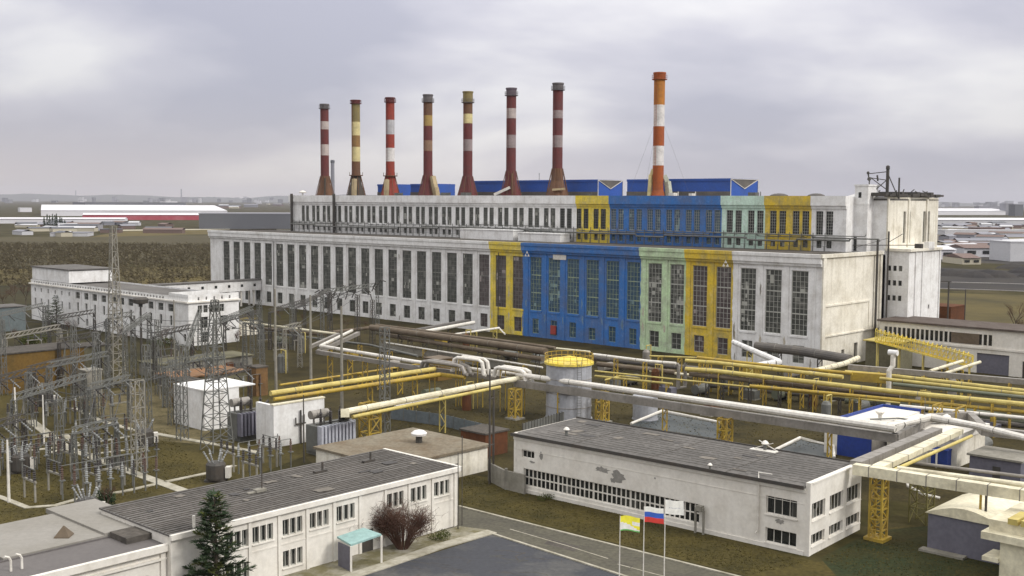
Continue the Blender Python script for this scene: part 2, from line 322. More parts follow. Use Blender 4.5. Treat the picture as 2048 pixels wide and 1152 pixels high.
# ------------------------------------------------------------------ turbine hall
HL, HZ = 241.3, 24.7
hall = thing('turbine_hall', site(HL, 0), YS, 'long lower hall with tall windows and white, yellow, blue and green painted front', 'building')
hx = lambda t: HL-t
secs = [(HL, 99.2, 'white'), (99.2, 87.2, 'yellow'), (87.2, 48.1, 'blue'), (48.1, 34.9, 'green'), (34.9, 21.9, 'ochre'), (21.9, 0, 'white')]
wc = [5.3+6.444*i for i in range(36)]
for ta, tb, cn in secs:
    mb = MB(); x0, x1 = hx(ta), hx(tb); ops = []
    for i, t in enumerate(wc):
        if not tb < t < ta: continue
        x = hx(t)-x0; ops.append((x-1.98, x+1.98, 7.1, 21.2)); lw = 1.1 if 7 <= i <= 12 else 1.4
        ops.append((x-lw, x+lw, 1.0 if i < 15 else 1.2, 4.9 if i != 9 else 4.0))
    mb.wall((x0, 0), (1, 0), x1-x0, 0, HZ, ops, .24)
    w = mb.build('wall', M[cn], hall); w['label'] = 'pale green painted wall section' if cn == 'green' else cn.replace('ochre', 'ochre yellow')+' painted wall section'
    # piers between the windows stand slightly proud, with a shallow sill course
    mb = MB()
    for i, t in enumerate(wc):
        if not tb < t < ta: continue
        x = hx(t); mb.box(x-2.1, x+2.1, -.16, -.003, 6.6, 7.0); mb.box(x-2.1, x+2.1, -.1, -.003, 21.3, 21.5)
    for i in range(-1, 36):
        t = 5.3+6.444*(i+.5)
        if tb < t < ta: x = hx(t); mb.box(x-.62, x+.62, -.14, -.003, 0, 22.3)
    mb.build('pilasters', M[cn], hall)
    mb = MB(); mb.box(x0, x1, -.95, .0, 22.9, 24.2); mb.box(x0, x1, -.55, -.0, 22.3, 22.898); mb.box(x0, x1, -1.15, .05, 24.202, 24.95)
    mb.build('cornice', M[cn], hall)
for i, t in enumerate(wc):
    x = hx(t); blue = 7 <= i <= 12; fm = M['frameb'] if blue else (M['framew'] if i < 7 else M['frameg']); gm = M['glassb'] if blue else (M['glassm'] if i in (3, 4, 13, 14, 15) else M['glass'])
    window(hall, (x-1.98, 0, 7.1), (1, 0), 3.96, 14.1, 4 if i < 16 else 3, 12, fm, gm, dep=.19, fw=.13, heavy=(4, 8) if i < 7 or blue else (7,))
    lw = 1.1 if blue else 1.4; z0 = 1.0 if i < 15 else 1.2; z1 = 4.9 if i != 9 else 4.0
    window(hall, (x-lw, 0, z0), (1, 0), lw*2, z1-z0, 2, 3, fm, gm, name='lower_window', dep=.2)
mb = MB(); mb.box(0, HL, .1, 28.2, 24.3, 24.6); mb.box(.0, .35, .1, 28.2, 24.602, 25.1)
mb.build('roof', M['roofd'], hall)
mb = MB()   # end gable wall, with ledges and doors
ops = [(9.5, 10.9, 0, 3.6), (15.5, 17.2, 0, 4.6), (22.5, 24.2, 0.8, 4.8)]
mb.wall((HL, 0), (0, 1), 28.2, 0, HZ, ops, .6)
mb.box(HL+.003, HL+.25, 1.2, 22, 13.6, 13.95); mb.box(HL+.003, HL+.3, 1.2, 27.6, 7.0, 7.3)
mb.box(HL+.003, HL+.35, -.2, 1.2, 0, 24.2); mb.box(HL+.003, HL+.22, 27.2, 28.2, 0, 24.2); mb.box(HL+.003, HL+.18, 22, 22.5, 7.3, 13.6)
mb.build('end_wall', M['white2'], hall)['label'] = 'stained cream end wall with ledges'
mb = MB(); mb.box(HL-.3, HL+.45, -1.1, 28.3, 24.21, 24.98); mb.build('end_cornice', M['white2'], hall)
for a, bq, c, d in ops:
    mb = MB(); mb.quad((HL-.55, a, c), (HL-.55, bq, c), (HL-.55, bq, d), (HL-.55, a, d)); mb.build('door', M['steeld'], hall)
mb = MB(); mb.quad((0, 28.2, 0), (0, 0, 0), (0, 0, HZ), (0, 28.2, HZ)); mb.quad((HL, 28.2, 0), (0, 28.2, 0), (0, 28.2, HZ), (HL, 28.2, HZ)); mb.build('rear_wall', M['white'], hall)
for t in (201.5, 96): 
    mb = MB(); mb.tube([(hx(t), -.5, .2), (hx(t), -.5, 22)], .12, 6); mb.build('downpipe', M['steeld'], hall)
random.seed(19)
for (ta, tb, cn), (tc, td, cn2) in zip(secs, secs[1:]):
    x0 = hx(tb); pil = min(abs(tb-(5.3+6.444*(i+.5))) for i in range(36)) < .6; y = -.146 if pil else -.007
    left = [(x0-random.uniform(-.02, .32), 22.2*k/26) for k in range(27)]; mb = MB()
    for (xa, za), (xb, zb) in zip(left, left[1:]): mb.quad((xa, y, za), (x0+.01, y, za), (x0+.01, y, zb), (xb, y, zb))
    mb.build('paint_edge', M[cn2], hall)
for k in range(30):     # patched and replastered places on the hall front
    random.seed(300+k); t = random.uniform(2, 98 if k % 3 else 230); i_ = round((t-5.3)/6.444-.5); t = 5.3+6.444*(i_+.5)+random.uniform(-.2, .2); sec = next((c_ for a_, b__, c_ in secs if b__ < t < a_), 'white')
    x = hx(t); z = random.uniform(5.2, 6.2) if k % 2 else random.uniform(1, 20); pts = [(x+.34*random.uniform(.4, 1)*math.cos(q*.524), -.147, z+random.uniform(.5, 1.6)*math.sin(q*.524)) for q in range(12)]; mb = MB(); mb.quad(*pts); mb.build('plaster_patch', mpatch[k % 2] if sec == 'white' else mpatch[2 if sec == 'blue' else 1], hall)
# light patches on the blue front
mb = MB(); mb.box(hx(76.5), hx(72), -.20, -.17, 20.9, 22.2); mb.build('facade_sign', M['alu'], hall)
for t in (84.7, 23.4):
    mb = MB(); x = hx(t); y = -1.25
    for dx, dz in ((0, .8), (-.5, 0), (.5, 0)):
        mb.quad((x+dx-.42, y, 21.4+dz), (x+dx+.42, y, 21.4+dz), (x+dx, y, 22.15+dz))
    mb.build('emblem', M['alu'], hall)
mb = MB(); mb.box(hx(76.2)-.9, hx(76.2)+.9, -.35, -.02, 1.3, 3.6); mb.build('red_shutter', mat('red shutter', (.33, .05, .04), None, .4), hall)

# ------------------------------------------------------------------ boiler house
BT = 224.6; BZ = 37.45
boil = thing('boiler_house', site(BT, 23), YS, 'taller back hall carrying the row of chimneys, painted white, yellow, blue and mint', 'building')
bx = lambda t: BT-t
pc = [12.05+6.163*i for i in range(34)]
bsec = [(BT, 88.1, 'white'), (88.1, 76.2, 'yellow'), (76.2, 40.3, 'blue'), (40.3, 27.9, 'mint'), (27.9, 15.4, 'ochre'), (15.4, 6.5, 'white')]
for ta, tb, cn in bsec:
    mb = MB(); x0, x1 = bx(ta), bx(tb); ops = []
    for i, t in enumerate(pc):
        if not tb < t < ta: continue
        for s in (-1.28, 1.28):
            x = bx(t)+s-x0; ops.append((x-.92, x+.92, 28.4, 34.0))
            if not 10 < i < 0: ops.append((x-.68, x+.68, 25.3, 27.0))
    mb.wall((x0, 0), (1, 0), x1-x0, 24.6, BZ, ops, .4)
    w = mb.build('wall', M[cn], boil); w['label'] = cn.replace('ochre', 'ochre yellow')+' painted upper wall section'
    mb = MB(); mb.box(x0, x1, -.7, -.003, 35.3, 37.6); mb.box(x0, x1, -.3, -.003, 34.6, 35.298); mb.build('cornice', M[cn], boil)
for i, t in enumerate(pc):
    blue = 5 <= i <= 10
    for s in (-1.28, 1.28):
        x = bx(t)+s
        window(boil, (x-.92, 0, 28.4), (1, 0), 1.84, 5.6, 3, 8, M['framew'] if blue or i < 5 else M['frameg'], M['glassb'] if blue else M['glassr'] if i < 14 else M['glass'], dep=.2, fw=.09)
        window(boil, (x-.68, 0, 25.3), (1, 0), 1.36, 1.7, 2, 2, M['frameb'] if blue else M['frameg'], M['glassb'] if blue else M['glass'], name='lower_window', dep=.3, fw=.09)
mb = MB(); mb.box(0, BT-6.6, .05, 6.9, 36.6, 37.0); mb.box(0, BT, 6.9, 36, 36.6, 37.02); mb.build('roof', M['roof'], boil)
mb = MB(); mb.wall((BT, 7), (0, 1), 29, 0, BZ, [(y-.7, y+.7, 26.5, 34) for y in (9.7, 12.2, 20.9, 23.4)], .5)
for y in (7.0, 18.2, 28.6): mb.box(BT+.003, BT+.35, y, y+.6, 24, 37)
mb.build('end_wall', M['white2'], boil)['label'] = 'tall weathered cream end wall'
for y in (16.7, 19.2, 27.9, 30.4): window(boil, (BT, y-.7, 26.5), (0, 1), 1.4, 7.5, 2, 10, M['frameg'], M['glass'], name='end_window', dep=.4)
mb = MB(); mb.quad((0, 36, 0), (0, 0, 0), (0, 0, BZ), (0, 36, BZ)); mb.quad((BT, 36, 0), (0, 36, 0), (0, 36, BZ), (BT, 36, BZ)); mb.quad((BT-6.5, 0, 20), (BT-6.5, 7, 20), (BT-6.5, 7, BZ), (BT-6.5, 0, BZ)); mb.quad((BT-6.5, 7, 24), (BT, 7, 24), (BT, 7, BZ), (BT-6.5, 7, BZ)); mb.build('rear_wall', M['white'], boil)
# ragged dark roof edge over the end wall
mb = MB(); random.seed(3); y = 5.5
while y < 37:
    d = random.uniform(1, 2.6); mb.box(BT-random.uniform(2, 6), BT+random.uniform(.1, .8), y, y+d, 37.46+random.uniform(0, .2), 37.7+random.uniform(.1, 1.1)); y += d+.01
for i in range(26):
    p = Vector((BT-random.uniform(-1, 7), random.uniform(6, 36), 38)); mb.bar(p, p+Vector((random.uniform(-2, 2), random.uniform(-3, 3), random.uniform(.1, 1.5))), .18)
mb.build('roof_edge', M['steeld'], boil)['label'] = 'broken dark roof edging'
# service pipes and walkway along the foot of the upper windows
mb = MB(); random.seed(11)
for k, (yy, zz, r) in enumerate(((-1.0, 27.8, .16), (-1.5, 27.3, .22), (-.7, 28.3, .1))):
    pts = [(2, yy, zz)]; x = 2
    while x < BT-12:
        x += random.uniform(9, 20); pts.append((x, yy, pts[-1][2]));
        if random.random() < .5: dz = random.choice((-.5, .5)); pts.append((x+.3, yy, zz+dz if pts[-1][2] == zz else zz))
    mb.tube(pts, r, 6)
x = 4
while x < BT-10:
    mb.bar((x, -1.2, 24.6), (x, -1.2, 28.9), .14); mb.bar((x, -1.2, 28.0), (x, 0, 28.0), .12); mb.bar((x, -1.6, 24.6), (x, -1.6, 25.8), .08); x += 3.08
mb.bar((2, -1.6, 25.8), (BT-10, -1.6, 25.8), .07)
mb.build('wall_pipework', M['steel'], boil)
for t in (222.3, 197.5): 
    mb = MB(); mb.tube([(bx(t), -1.0, 24.7), (bx(t), -1.0, 38.2)], .5, 8); mb.build('vent_duct', M['steeld'], boil)
mb = MB(); 
for t, z1, w in ((118, 27.3, 11), (97, 26.7, 8)):
    mb.box(bx(t)-w, bx(t)+w, -6, -1.9, 24.6, z1); mb.box(bx(t)-w-.2, bx(t)+w+.2, -6.2, -1.8, z1, z1+.3, 0)
mb.build('penthouse', M['white'], boil)
# round vents and other clutter on the roof
for t, r in ((26.5, 2.3), (16.5, 2.1)):
    mb = MB(); mb.lathe((bx(t), 4, 37.0), [(r*.8, 0), (r*.8, .5), (r, .6), (r*.9, .85), (r*.5, 1.15), (.1, 1.25)], 14); mb.build('roof_vent', M['steeld'], boil)
mb = MB(); x = bx(221); mb.tube([(x, 3, 37), (x, 3, 38.6)], .25, 6); mb.lathe((x, 3, 38.5), [(1.3, 0), (1.4, .3), (.6, .8), (.05, .95)], 12); mb.build('roof_vent', M['alu'], boil)
random.seed(5)
for t in (172, 151, 135, 90, 58, 52, 34):
    mb = MB(); x = bx(t)+random.uniform(-3, 3); y = random.uniform(3, 7); a = random.uniform(.4, 1.2)
    mb.box(x-a, x+a, y-a, y+a, 37.0, 37.9+a*.6); mb.tube([(x+a*2, y, 37), (x+a*2, y, 38.7)], .12, 6); mb.build('roof_box', M['alu'] if t in (58, 52) else M['steel'], boil)

# ------------------------------------------------------------------ blue sheds on the boiler house roof
def shed(t0, t1, y0, y1, z1, label, lattice=True):
    r = thing('roof_shed', site(t1, y0, 37.02), YS, label, 'shed', 'blue sheds on the boiler house roof'); w = t1-t0; d = y1-y0; h = z1-37.02
    mb = MB(); mb.wall((0, 0), (1, 0), w, 0, h); mb.wall((w, 0), (0, 1), d, 0, h-.02); mb.wall((w, d), (-1, 0), w, 0, h); mb.wall((0, d), (0, -1), d, 0, h); mb.build('wall', M['blues'], r)
    mb = MB(); mb.box(0, w-.1, -.25, d+.2, h-.5, h+.15); mb.build('roof', M['blues'], r)
    mb = MB(); mb.box(-.1, w, -.12, -.01, 0, 1.9); mb.build('plinth', M['pipegr'], r)
    if lattice:
        mb = MB(); X = w+.12
        for p, q in (((X, 0, 0), (X, 0, h)), ((X, 0, h), (X, d, h)), ((X, d, h), (X, d, 0)), ((X, 0, h), (X, d/2, h-2.6)), ((X, d/2, h-2.6), (X, d, h))): mb.bar(p, q, .15)
        mb.build('gable_frame', M['alu'], r)
        mb = MB(); mb.quad((w+.04, .2, h-.1), (w+.04, d/2, h-2.5), (w+.04, d-.2, h-.1)); mb.build('gable_panel', M['pipegr'], r)
shed(189, 199, 43, 52, 41.6, 'short blue roof shed between the two leftmost flared chimneys', False)
shed(168, 181, 43, 52, 41.6, 'light blue roof shed right of the orange red chimney', False)
shed(96, 151, 42, 54, 42.4, 'long blue roof shed behind the middle chimneys')
shed(50, 85, 42, 56, 42.3, 'blue roof shed behind the tallest orange and white chimney')

# ------------------------------------------------------------------ chimneys
paint = {'grey': (.13, .115, .115), 'maroon': (.125, .024, .022), 'pink': (.46, .39, .36), 'olive': (.22, .17, .06), 'cream': (.62, .53, .26), 'brown': (.25, .14, .045), 'red': (.27, .035, .018),
         'lgrey': (.44, .43, .44), 'white': (.68, .65, .62), 'ochre': (.36, .24, .07), 'lbrown': (.25, .15, .09), 'dbrown': (.14, .065, .03), 'beige': (.42, .33, .19), 'orange': (.44, .165, .018), 'orred': (.33, .075, .012), 'purple': (.12, .09, .11), 'black': (.06, .045, .03), 'pgrey': (.30, .24, .23)}
for k, c in paint.items(): M['c_'+k] = mat('chimney paint '+k, c, tuple(q*.6+.02 for q in c), .7, .5, .8, .5)
Kc = lambda t: site(t, 36)
chim = [(220.9, 208, [('grey', 218), ('maroon', 243), ('pink', 259), ('maroon', 289), ('pink', 311), ('maroon', 352)], 'dbrown', 'black', 'leftmost chimney, maroon with two pale bands and a grey cap'),
        (202.65, 200, [('maroon', 208), ('olive', 244), ('cream', 271), ('brown', 294), ('cream', 323), ('dbrown', 350)], 'black', 'beige', 'olive and cream banded chimney with a dark base'),
        (183.8, 195, [('maroon', 205), ('red', 240), ('lgrey', 269), ('red', 296), ('white', 323), ('red', 351)], 'red', 'beige', 'bright red and white banded chimney, third from the left'),
        (164.4, 189, [('grey', 205), ('dbrown', 231), ('ochre', 252), ('maroon', 281), ('lbrown', 302), ('maroon', 350)], 'maroon', 'beige', 'maroon chimney with one ochre band and a beige duct at its foot'),
        (145.3, 183, [('olive', 206), ('dbrown', 228), ('cream', 247), ('maroon', 279), ('pgrey', 302), ('maroon', 352)], 'maroon', 'maroon', 'maroon chimney with a cream upper band and a faded grey lower band'),
        (126.0, 176, [('purple', 192), ('maroon', 217), ('pink', 237), ('maroon', 270), ('pgrey', 296), ('maroon', 342)], 'maroon', 'dbrown', 'dark maroon chimney with a purple grey cap, second right of the cream banded one'),
        (106.8, 166, [('grey', 181), ('maroon', 221), ('pgrey', 237), ('maroon', 271), ('pgrey', 295), ('maroon', 337)], 'dbrown', 'beige', 'maroon chimney with a grey cap, just left of the gap before the orange one'),
        (69.65, 145, [('orred', 160), ('orange', 210), ('white', 253), ('orred', 292), ('white', 331), ('orred', 365)], 'orred', 'cream', 'tallest chimney, orange and white, with a pale duct at its side')]
for ci, (t, ytop, bands, bc, duct, lab) in enumerate(chim):
    g = Kc(t); r = thing('chimney', g+Vector((0, 0, 37.02)), YS, lab, 'chimney', 'chimneys along the boiler house roof')
    H0 = HT(g, ytop)-37.02; zs = [HT(g, y)-37.02 for _, y in bands]; last = ci == 7; R0 = 1.55; RT = 1.5
    names = []; mats = []
    for n, _ in bands:
        if n not in names: names.append(n); mats.append(M['c_'+n])
    prof = []; ms = []; zt = H0-2.2; lo = zs[-1]
    prof.append((R0, lo)); 
    for k in range(len(bands)-1, 0, -1): prof.append((R0-.02, zs[k-1])); ms.append(names.index(bands[k][0]))
    # cap
    mb = MB(); mb.lathe((0, 0, 0), prof, 20, ms=ms+[0]); mb.build('shaft', mats, r, smooth=False)
    mb = MB(); zc = zs[0]; mb.lathe((0, 0, 0), [(RT+.05, zc), (RT+.12, zc+.3), (RT+.12, H0-.5), (RT+.28, H0-.45), (RT+.28, H0), (RT-.3, H0), (RT-.3, H0-1)], 20); mb.build('cap', M['c_'+bands[0][0]], r)
    mb = MB(); zp = zc+.05; mb.lathe((0, 0, 0), [(RT, zp), (2.08, zp), (2.08, zp+.18), (RT, zp+.18)], 20)
    for a in range(10):
        q = 2*math.pi*a/10; mb.bar((2.03*math.cos(q), 2.03*math.sin(q), zp+.1), (2.03*math.cos(q), 2.03*math.sin(q), zp+1.25), .07)
        q2 = 2*math.pi*(a+1)/10
        for hh in (.7, 1.25): mb.bar((2.03*math.cos(q), 2.03*math.sin(q), zp+hh), (2.03*math.cos(q2), 2.03*math.sin(q2), zp+hh), .06)
    mb.build('platform', M['c_'+('maroon' if ci in (1, 2) else 'grey' if not last else 'orred')], r)
    if not last:
        mb = MB(); mb.lathe((0, 0, 0), [(3.55, 0), (3.1, 1.2), (2.45, 3.2), (1.95, 5), (1.62, lo), (1.5, lo+.05)], 8); mb.build('base_flare', M['c_'+bc], r)
        Fv, Rv = Vector((.6866, -.727, 0)), Vector((.727, .6866, 0)); mb = MB(); Z = lambda z: Vector((0, 0, z))
        if ci in (0, 4, 5): mb.bar(Fv*1.7+Rv*.3+Z(lo-.8), Fv*3.5+Rv*.5+Z(.1), .45)
        elif ci in (1, 2): o = Rv*(-.3 if ci == 1 else -1.0); mb.bar(Fv*2.0+o+Z(lo-1.5), Fv*3.0+o+Z(2.2), 1.3); mb.bar(Fv*3.0+o+Z(2.4), Fv*3.3+o+Z(.05), 1.3)
        elif ci == 3: mb.bar(Rv*1.6+Fv*1.4+Z(lo-.6), Rv*2.6+Fv*2.6+Z(3), 1.6); mb.bar(Rv*2.6+Fv*2.6+Z(3.2), Rv*3.2+Fv*2.6+Z(.05), 1.7)
        else: mb.bar(Fv*3.2-Rv*1.6+Z(2.4), Fv*3.2+Rv*2.2+Z(2.7), .6)
        mb.build('flue_duct', M['c_'+duct], r)
        mb = MB()
        for a in range(8):
            q = math.pi/8+2*math.pi*a/8; mb.bar((3.7*math.cos(q), 3.7*math.sin(q), 0), (1.7*math.cos(q), 1.7*math.sin(q), lo), .16)
        mb.build('base_ribs', M['c_dbrown'], r)
        if ci in (1, 2): 
            mb = MB(); mb.lathe((0, 0, 0), [(1.6, lo-.3), (2.5, lo-.3), (2.5, lo), (1.6, lo)], 16)
            for a in range(10): q = 2*math.pi*a/10; mb.bar((2.45*math.cos(q), 2.45*math.sin(q), lo), (2.45*math.cos(q), 2.45*math.sin(q), lo+1), .07)
            mb.build('lower_platform', M['c_dbrown'], r)
        if ci == 5: 
            mb = MB(); mb.bar(Fv*3-Rv*5.2+Z(.9), Fv*2.6-Rv*.3+Z(3.2), .8); mb.build('pale_duct', M['alu'], r)
    else:
        mb = MB(); mb.lathe((0, 0, 0), [(2.0, 0), (1.9, .8), (1.55, 2.2), (1.5, lo)], 20); mb.build('base', M['c_orred'], r)
        Rv = Vector((.727, .6866, 0)); Z = lambda z: Vector((0, 0, z)); mb = MB(); mb.bar(Rv*1.7+Z(lo+2), Rv*2.6+Z(4.5), 1.2); mb.bar(Rv*2.6+Z(4.6), Rv*3.3+Z(0), 1.4); mb.build('flue_duct', mat('pale greenish duct', (.50, .52, .42), (.3, .3, .22), .6, .6), r)
        mb = MB(); mb.bar(-Rv*2.4+Z(0), -Rv*2.0+Z(6.5), .9); mb.bar(-Rv*2.0+Z(6.5), -Rv*1.5+Z(8), .7); mb.build('side_duct', M['c_cream'], r)
        mb = MB(); 
        for q in ((-9, -2, 0), (9, 3, 0), (-8, 4, 0)): mb.bar(q, (q[0]*.1, q[1]*.1, H0*.62), .03)
        mb.build('guy_wires', M['steel'], r)
    mb = MB()
    for x in (-.25, .25): mb.bar((x, -1.68, 5), (x, -1.68, zc), .06)
    z = 5
    while z < zc: mb.bar((-.25, -1.68, z), (.25, -1.68, z), .05); z += .8
    mb.build('ladder', M['c_'+('maroon' if not last else 'orred')], r)

# ------------------------------------------------------------------ stair tower and mast
tw = thing('stair_tower', site(3.3, 27, 24.6), YS, 'slim white tower standing above the right end of the lower hall roof', 'tower')
mb = MB(); mb.box(-3.3, 0, 0, 5.2, 0, 15.3); mb.box(-3.45, .15, -.15, 5.35, 15.3, 15.7); mb.box(-3.4, .1, -.1, 5.3, 11.0, 11.3); mb.build('wall', M['white'], tw)
mb = MB(); mb.box(-7.2, -3.3, .3, 6, 0, 12.4); mb.quad((-7.2, .3, 12.4), (-3.3, .3, 12.4), (-3.3, 6, 14.5), (-7.2, 6, 12.4)); mb.build('side_wall', M['white'], tw)
for x, z, w, h in ((-2.0, 12.6, .7, 1.3), (-3.0, .2, 1, 3.2), (-3.9, 6, .5, 3.0)):
    mb = MB(); mb.box(x-w/2, x+w/2, -.06 if x > -3.3 else .24, .3, z, z+h); mb.build('opening', M['glassr'], tw)
mb = MB(); mb.tube([(-.8, 2, 15.7), (-.8, 2, 16.6)], .1, 6); mb.lathe((-.8, 2, 16.5), [(.1, 0), (.5, .3), (.4, .8), (.05, 1)], 8); mb.build('roof_vent', M['steeld'], tw)
mb = MB(); mb.box(-16, -7.3, -1.2, .2, 0, 2.2); mb.build('parapet_block', M['white'], tw)
mq = min((abs(pr(site(1.2, 28+k*.1, 38))[0]-1774), 28+k*.1) for k in range(140))[1]
ms_ = thing('lattice_mast', site(1.2, mq, 38.0), YS, 'black lattice mast with cross braces on top of the tall end block', 'mast')
mb = MB(); H_ = HT(site(1.2, mq), 333)-38.0-.8
for p, q, w in (((0, 0, -1.2), (0, 0, H_), .55), ((0, 0, H_-.8), (2.3, 1.2, -1), .22), ((2.4, 1.0, -1), (2.4, 1, 3.9), .3), ((0, 0, H_-.4), (-3.9, -2.0, H_-.9), .2), ((-3.9, -2.0, H_-1), (-3.5, -1.9, H_-2.8), .2), ((-3.6, -1.9, H_-1.8), (0, 0, H_-2.4), .18),
                ((-3.3, -1.9, 0), (0, 0, H_*.62), .2), ((-3.4, -1.9, H_*.7), (0, 0, H_*.18), .2), ((-3.8, -2, H_-.6), (-3.2, -1.9, 0), .14), ((-1.9, -1, H_-2.6), (-2.1, -1, H_-1.2), .3), ((0, 0, 0), (-3.2, -1.9, 0), .2)): mb.bar(p, q, w)
mb.build('lattice', M['steeld'], ms_)
mb = MB(); mb.lathe((0, 0, H_), [(.3, 0), (.5, .2), (.45, .9), (.1, 1.1)], 8); mb.lathe((-3.9, -2.0, H_-1), [(.3, 0), (.35, .5), (.1, .7)], 8); mb.build('lamp_head', M['steeld'], ms_)

# ------------------------------------------------------------------ end block right of the hall (stairs with small windows)
eb = thing('end_block', site(0, 30), YS, 'white block with three rows of small square windows right of the hall end wall', 'building')
mb = MB(); ops = []
for z in (20.3, 16.9, 13.4):
    for x in (1.0, 2.35, 3.7): ops.append((x-.42, x+.42, z, z+1.25))
for x in (1.0, 2.35, 3.7): ops.append((x-.35, x+.35, 5.0, 8.8))
mb.wall((0, 0), (1, 0), 5.7, 0, 24.9, ops, .3); mb.wall((5.7, 0), (0, 1), 17.3, 0, 25.4, [(11.2, 12.0, 11, 12)], .3)
mb.quad((0, 17.3, 0), (0, 0, 0), (0, 0, 24.9), (0, 17.3, 24.9)); mb.quad((5.7, 17.3, 0), (0, 17.3, 0), (0, 17.3, 25.4), (5.7, 17.3, 25.4))
for y in (3.2, 7.0, 16.8): mb.box(5.703, 5.95, y, y+.5, 0, 25)
mb.box(5.0, 6.2, 9.5, 12.6, 25.0, 26.9)
mb.build('wall', M['white'], eb)
mb = MB(); mb.box(-.1, 6.2, -.35, 17.5, 24.9, 25.5); mb.build('roof', M['white2'], eb)
for a, bq, c, d in ops: window(eb, (a, 0, c), (1, 0), bq-a, d-c, 1, 2 if d-c > 2 else 1, M['frameg'], M['glassr'], dep=.22, fw=.07)
pole = thing('mast_pole', site(-.6, 24.5), YS, 'tall dark steel pole pair with crossarm at the hall end wall', 'pole')
mb = MB(); mb.tube([(0, 0, 0), (0, 0, 27.6)], .28, 8); mb.tube([(1.2, 3, 0), (1.2, 3, 29.5)], .22, 8); mb.build('shaft', M['steeld'], pole)
mb = MB(); mb.bar((-14, 2, 25.9), (9, 2, 26.6), .16); mb.bar((1.2, 3, 28), (-6, 1, 25.6), .08); mb.bar((1.2, 3, 27), (4.5, 3, 29), .12); mb.box(8, 9.6, 1.5, 2.5, 25.9, 26.9); mb.build('crossarm', M['steeld'], pole)
#PART3

# ------------------------------------------------------------------ office wing, left middle distance
def hitcol(px, o, d):
    lo, hi = -300., 400.
    s = 1 if pr(o+d*1+Vector((0, 0, 10)))[0] > pr(o+Vector((0, 0, 10)))[0] else -1
    best = min((abs(pr(o+d*(k*.1)+Vector((0, 0, 5)))[0]-px), k*.1) for k in range(-900, 2600) if (o+d*(k*.1)).y > 25); return best[1]
A0 = P(378, 693); AL = 88.9; AD = 14.3
adm = thing('office_building', A0+U*AL, YS, 'long white three storey building left of the great hall, flat grey roof', 'building')
cols = [AL-hitcol(x, A0, U) for x in (156, 173, 190, 208, 228, 244, 262, 281, 302, 322, 342)]
cols2 = [AL-hitcol(x, A0, U) for x in (71, 83, 97, 111, 124, 139)]
ops = []
for x in cols: ops += [(x-1.3, x+1.3, 8.0, 9.9), (x-.6, x+.6, 4.5, 7.0), (x-.6, x+.6, .7, 2.7)]
for x in cols2: ops += [(x-.45, x+.45, 8.4, 9.6), (x-.5, x+.5, 4.6, 6.6)]
x = cols[-1]+6.5; ops.append((x-.6, x+.6, 1.0, 2.9))
mb = MB(); mb.wall((0, 0), (1, 0), AL, 0, 10.6, ops, .35); 
ops2 = [(k*1.55+2, k*1.55+2.85, 11.05, 11.6) for k in range(int((AL-12)/1.55))]
mb.wall((0, .0), (1, 0), AL, 10.95, 12.0, ops2, .25)
eops = [(2.6+i*1.55, 3.85+i*1.55, 8.0, 9.9) for i in range(5)]+[(3.2, 5.4, 4.3, 7), (8.9, 11.1, 4.6, 7), (3.4, 5.6, .6, 3.2), (10.4, 11.6, 3.0, 3.6), (12.2, 13.3, 3.2, 3.8)]
mb.wall((AL, 0), (0, 1), AD, 0, 10.6, eops, .35); mb.wall((AL, 0), (0, 1), AD, 10.95, 12.6, [(2.6+2.2*i, 3.1+2.2*i, 11.2, 12.0) for i in range(5)], .25)
mb.quad((AL, AD, 0), (0, AD, 0), (0, AD, 12), (AL, AD, 12)); mb.quad((0, AD, 0), (0, 0, 0), (0, 0, 12), (0, AD, 12))
for i in range(len(cols)): mb.box(cols[i]+1.9, cols[i]+2.4, -.15, -.003, 0, 10.6)
mb.build('wall', M['white'], adm)
mb = MB(); mb.box(-.3, AL+.5, -.6, AD+.3, 10.6, 10.95); mb.build('cornice', M['white3'], adm)
mb = MB(); mb.box(.26, AL-.3, .26, AD-.1, 11.2, 11.6); mb.build('roof', M['roof'], adm)
mb = MB(); mb.box(AL-9, AL+.1, -.12, .0, 12.0, 12.7); mb.box(AL-9, AL-8.7, .0, AD, 11.6, 12.7); mb.build('pavilion_parapet', M['white'], adm)
for q in ops: window(adm, (q[0], 0, q[2]), (1, 0), q[1]-q[0], q[3]-q[2], 4 if q[1]-q[0] > 2 else 2, 2 if q[1]-q[0] > 2 else 3, M['framew'], M['glassr'], dep=.25, fw=.08)
for q in eops: window(adm, (AL, q[0], q[2]), (0, 1), q[1]-q[0], q[3]-q[2], 2, 2 if q[3]-q[2] < 2.2 else 3, M['framew'], M['glassr'], dep=.25, fw=.09)
mb = MB(); mb.wall((0, .5), (1, 0), 24, 12, 15.6, [], .2); mb.wall((24, .5), (0, 1), 13, 12, 15.4); mb.quad((24, 13.5, 12), (0, 13.5, 12), (0, 13.5, 15.6), (24, 13.5, 15.6)); mb.quad((0, 13.5, 12), (0, .5, 12), (0, .5, 15.6), (0, 13.5, 15.6)); mb.build('upper_storey', M['white'], adm)
mb = MB(); mb.box(-.4, 24.4, .1, 14, 15.6, 15.9); mb.build('upper_roof', M['roof'], adm)
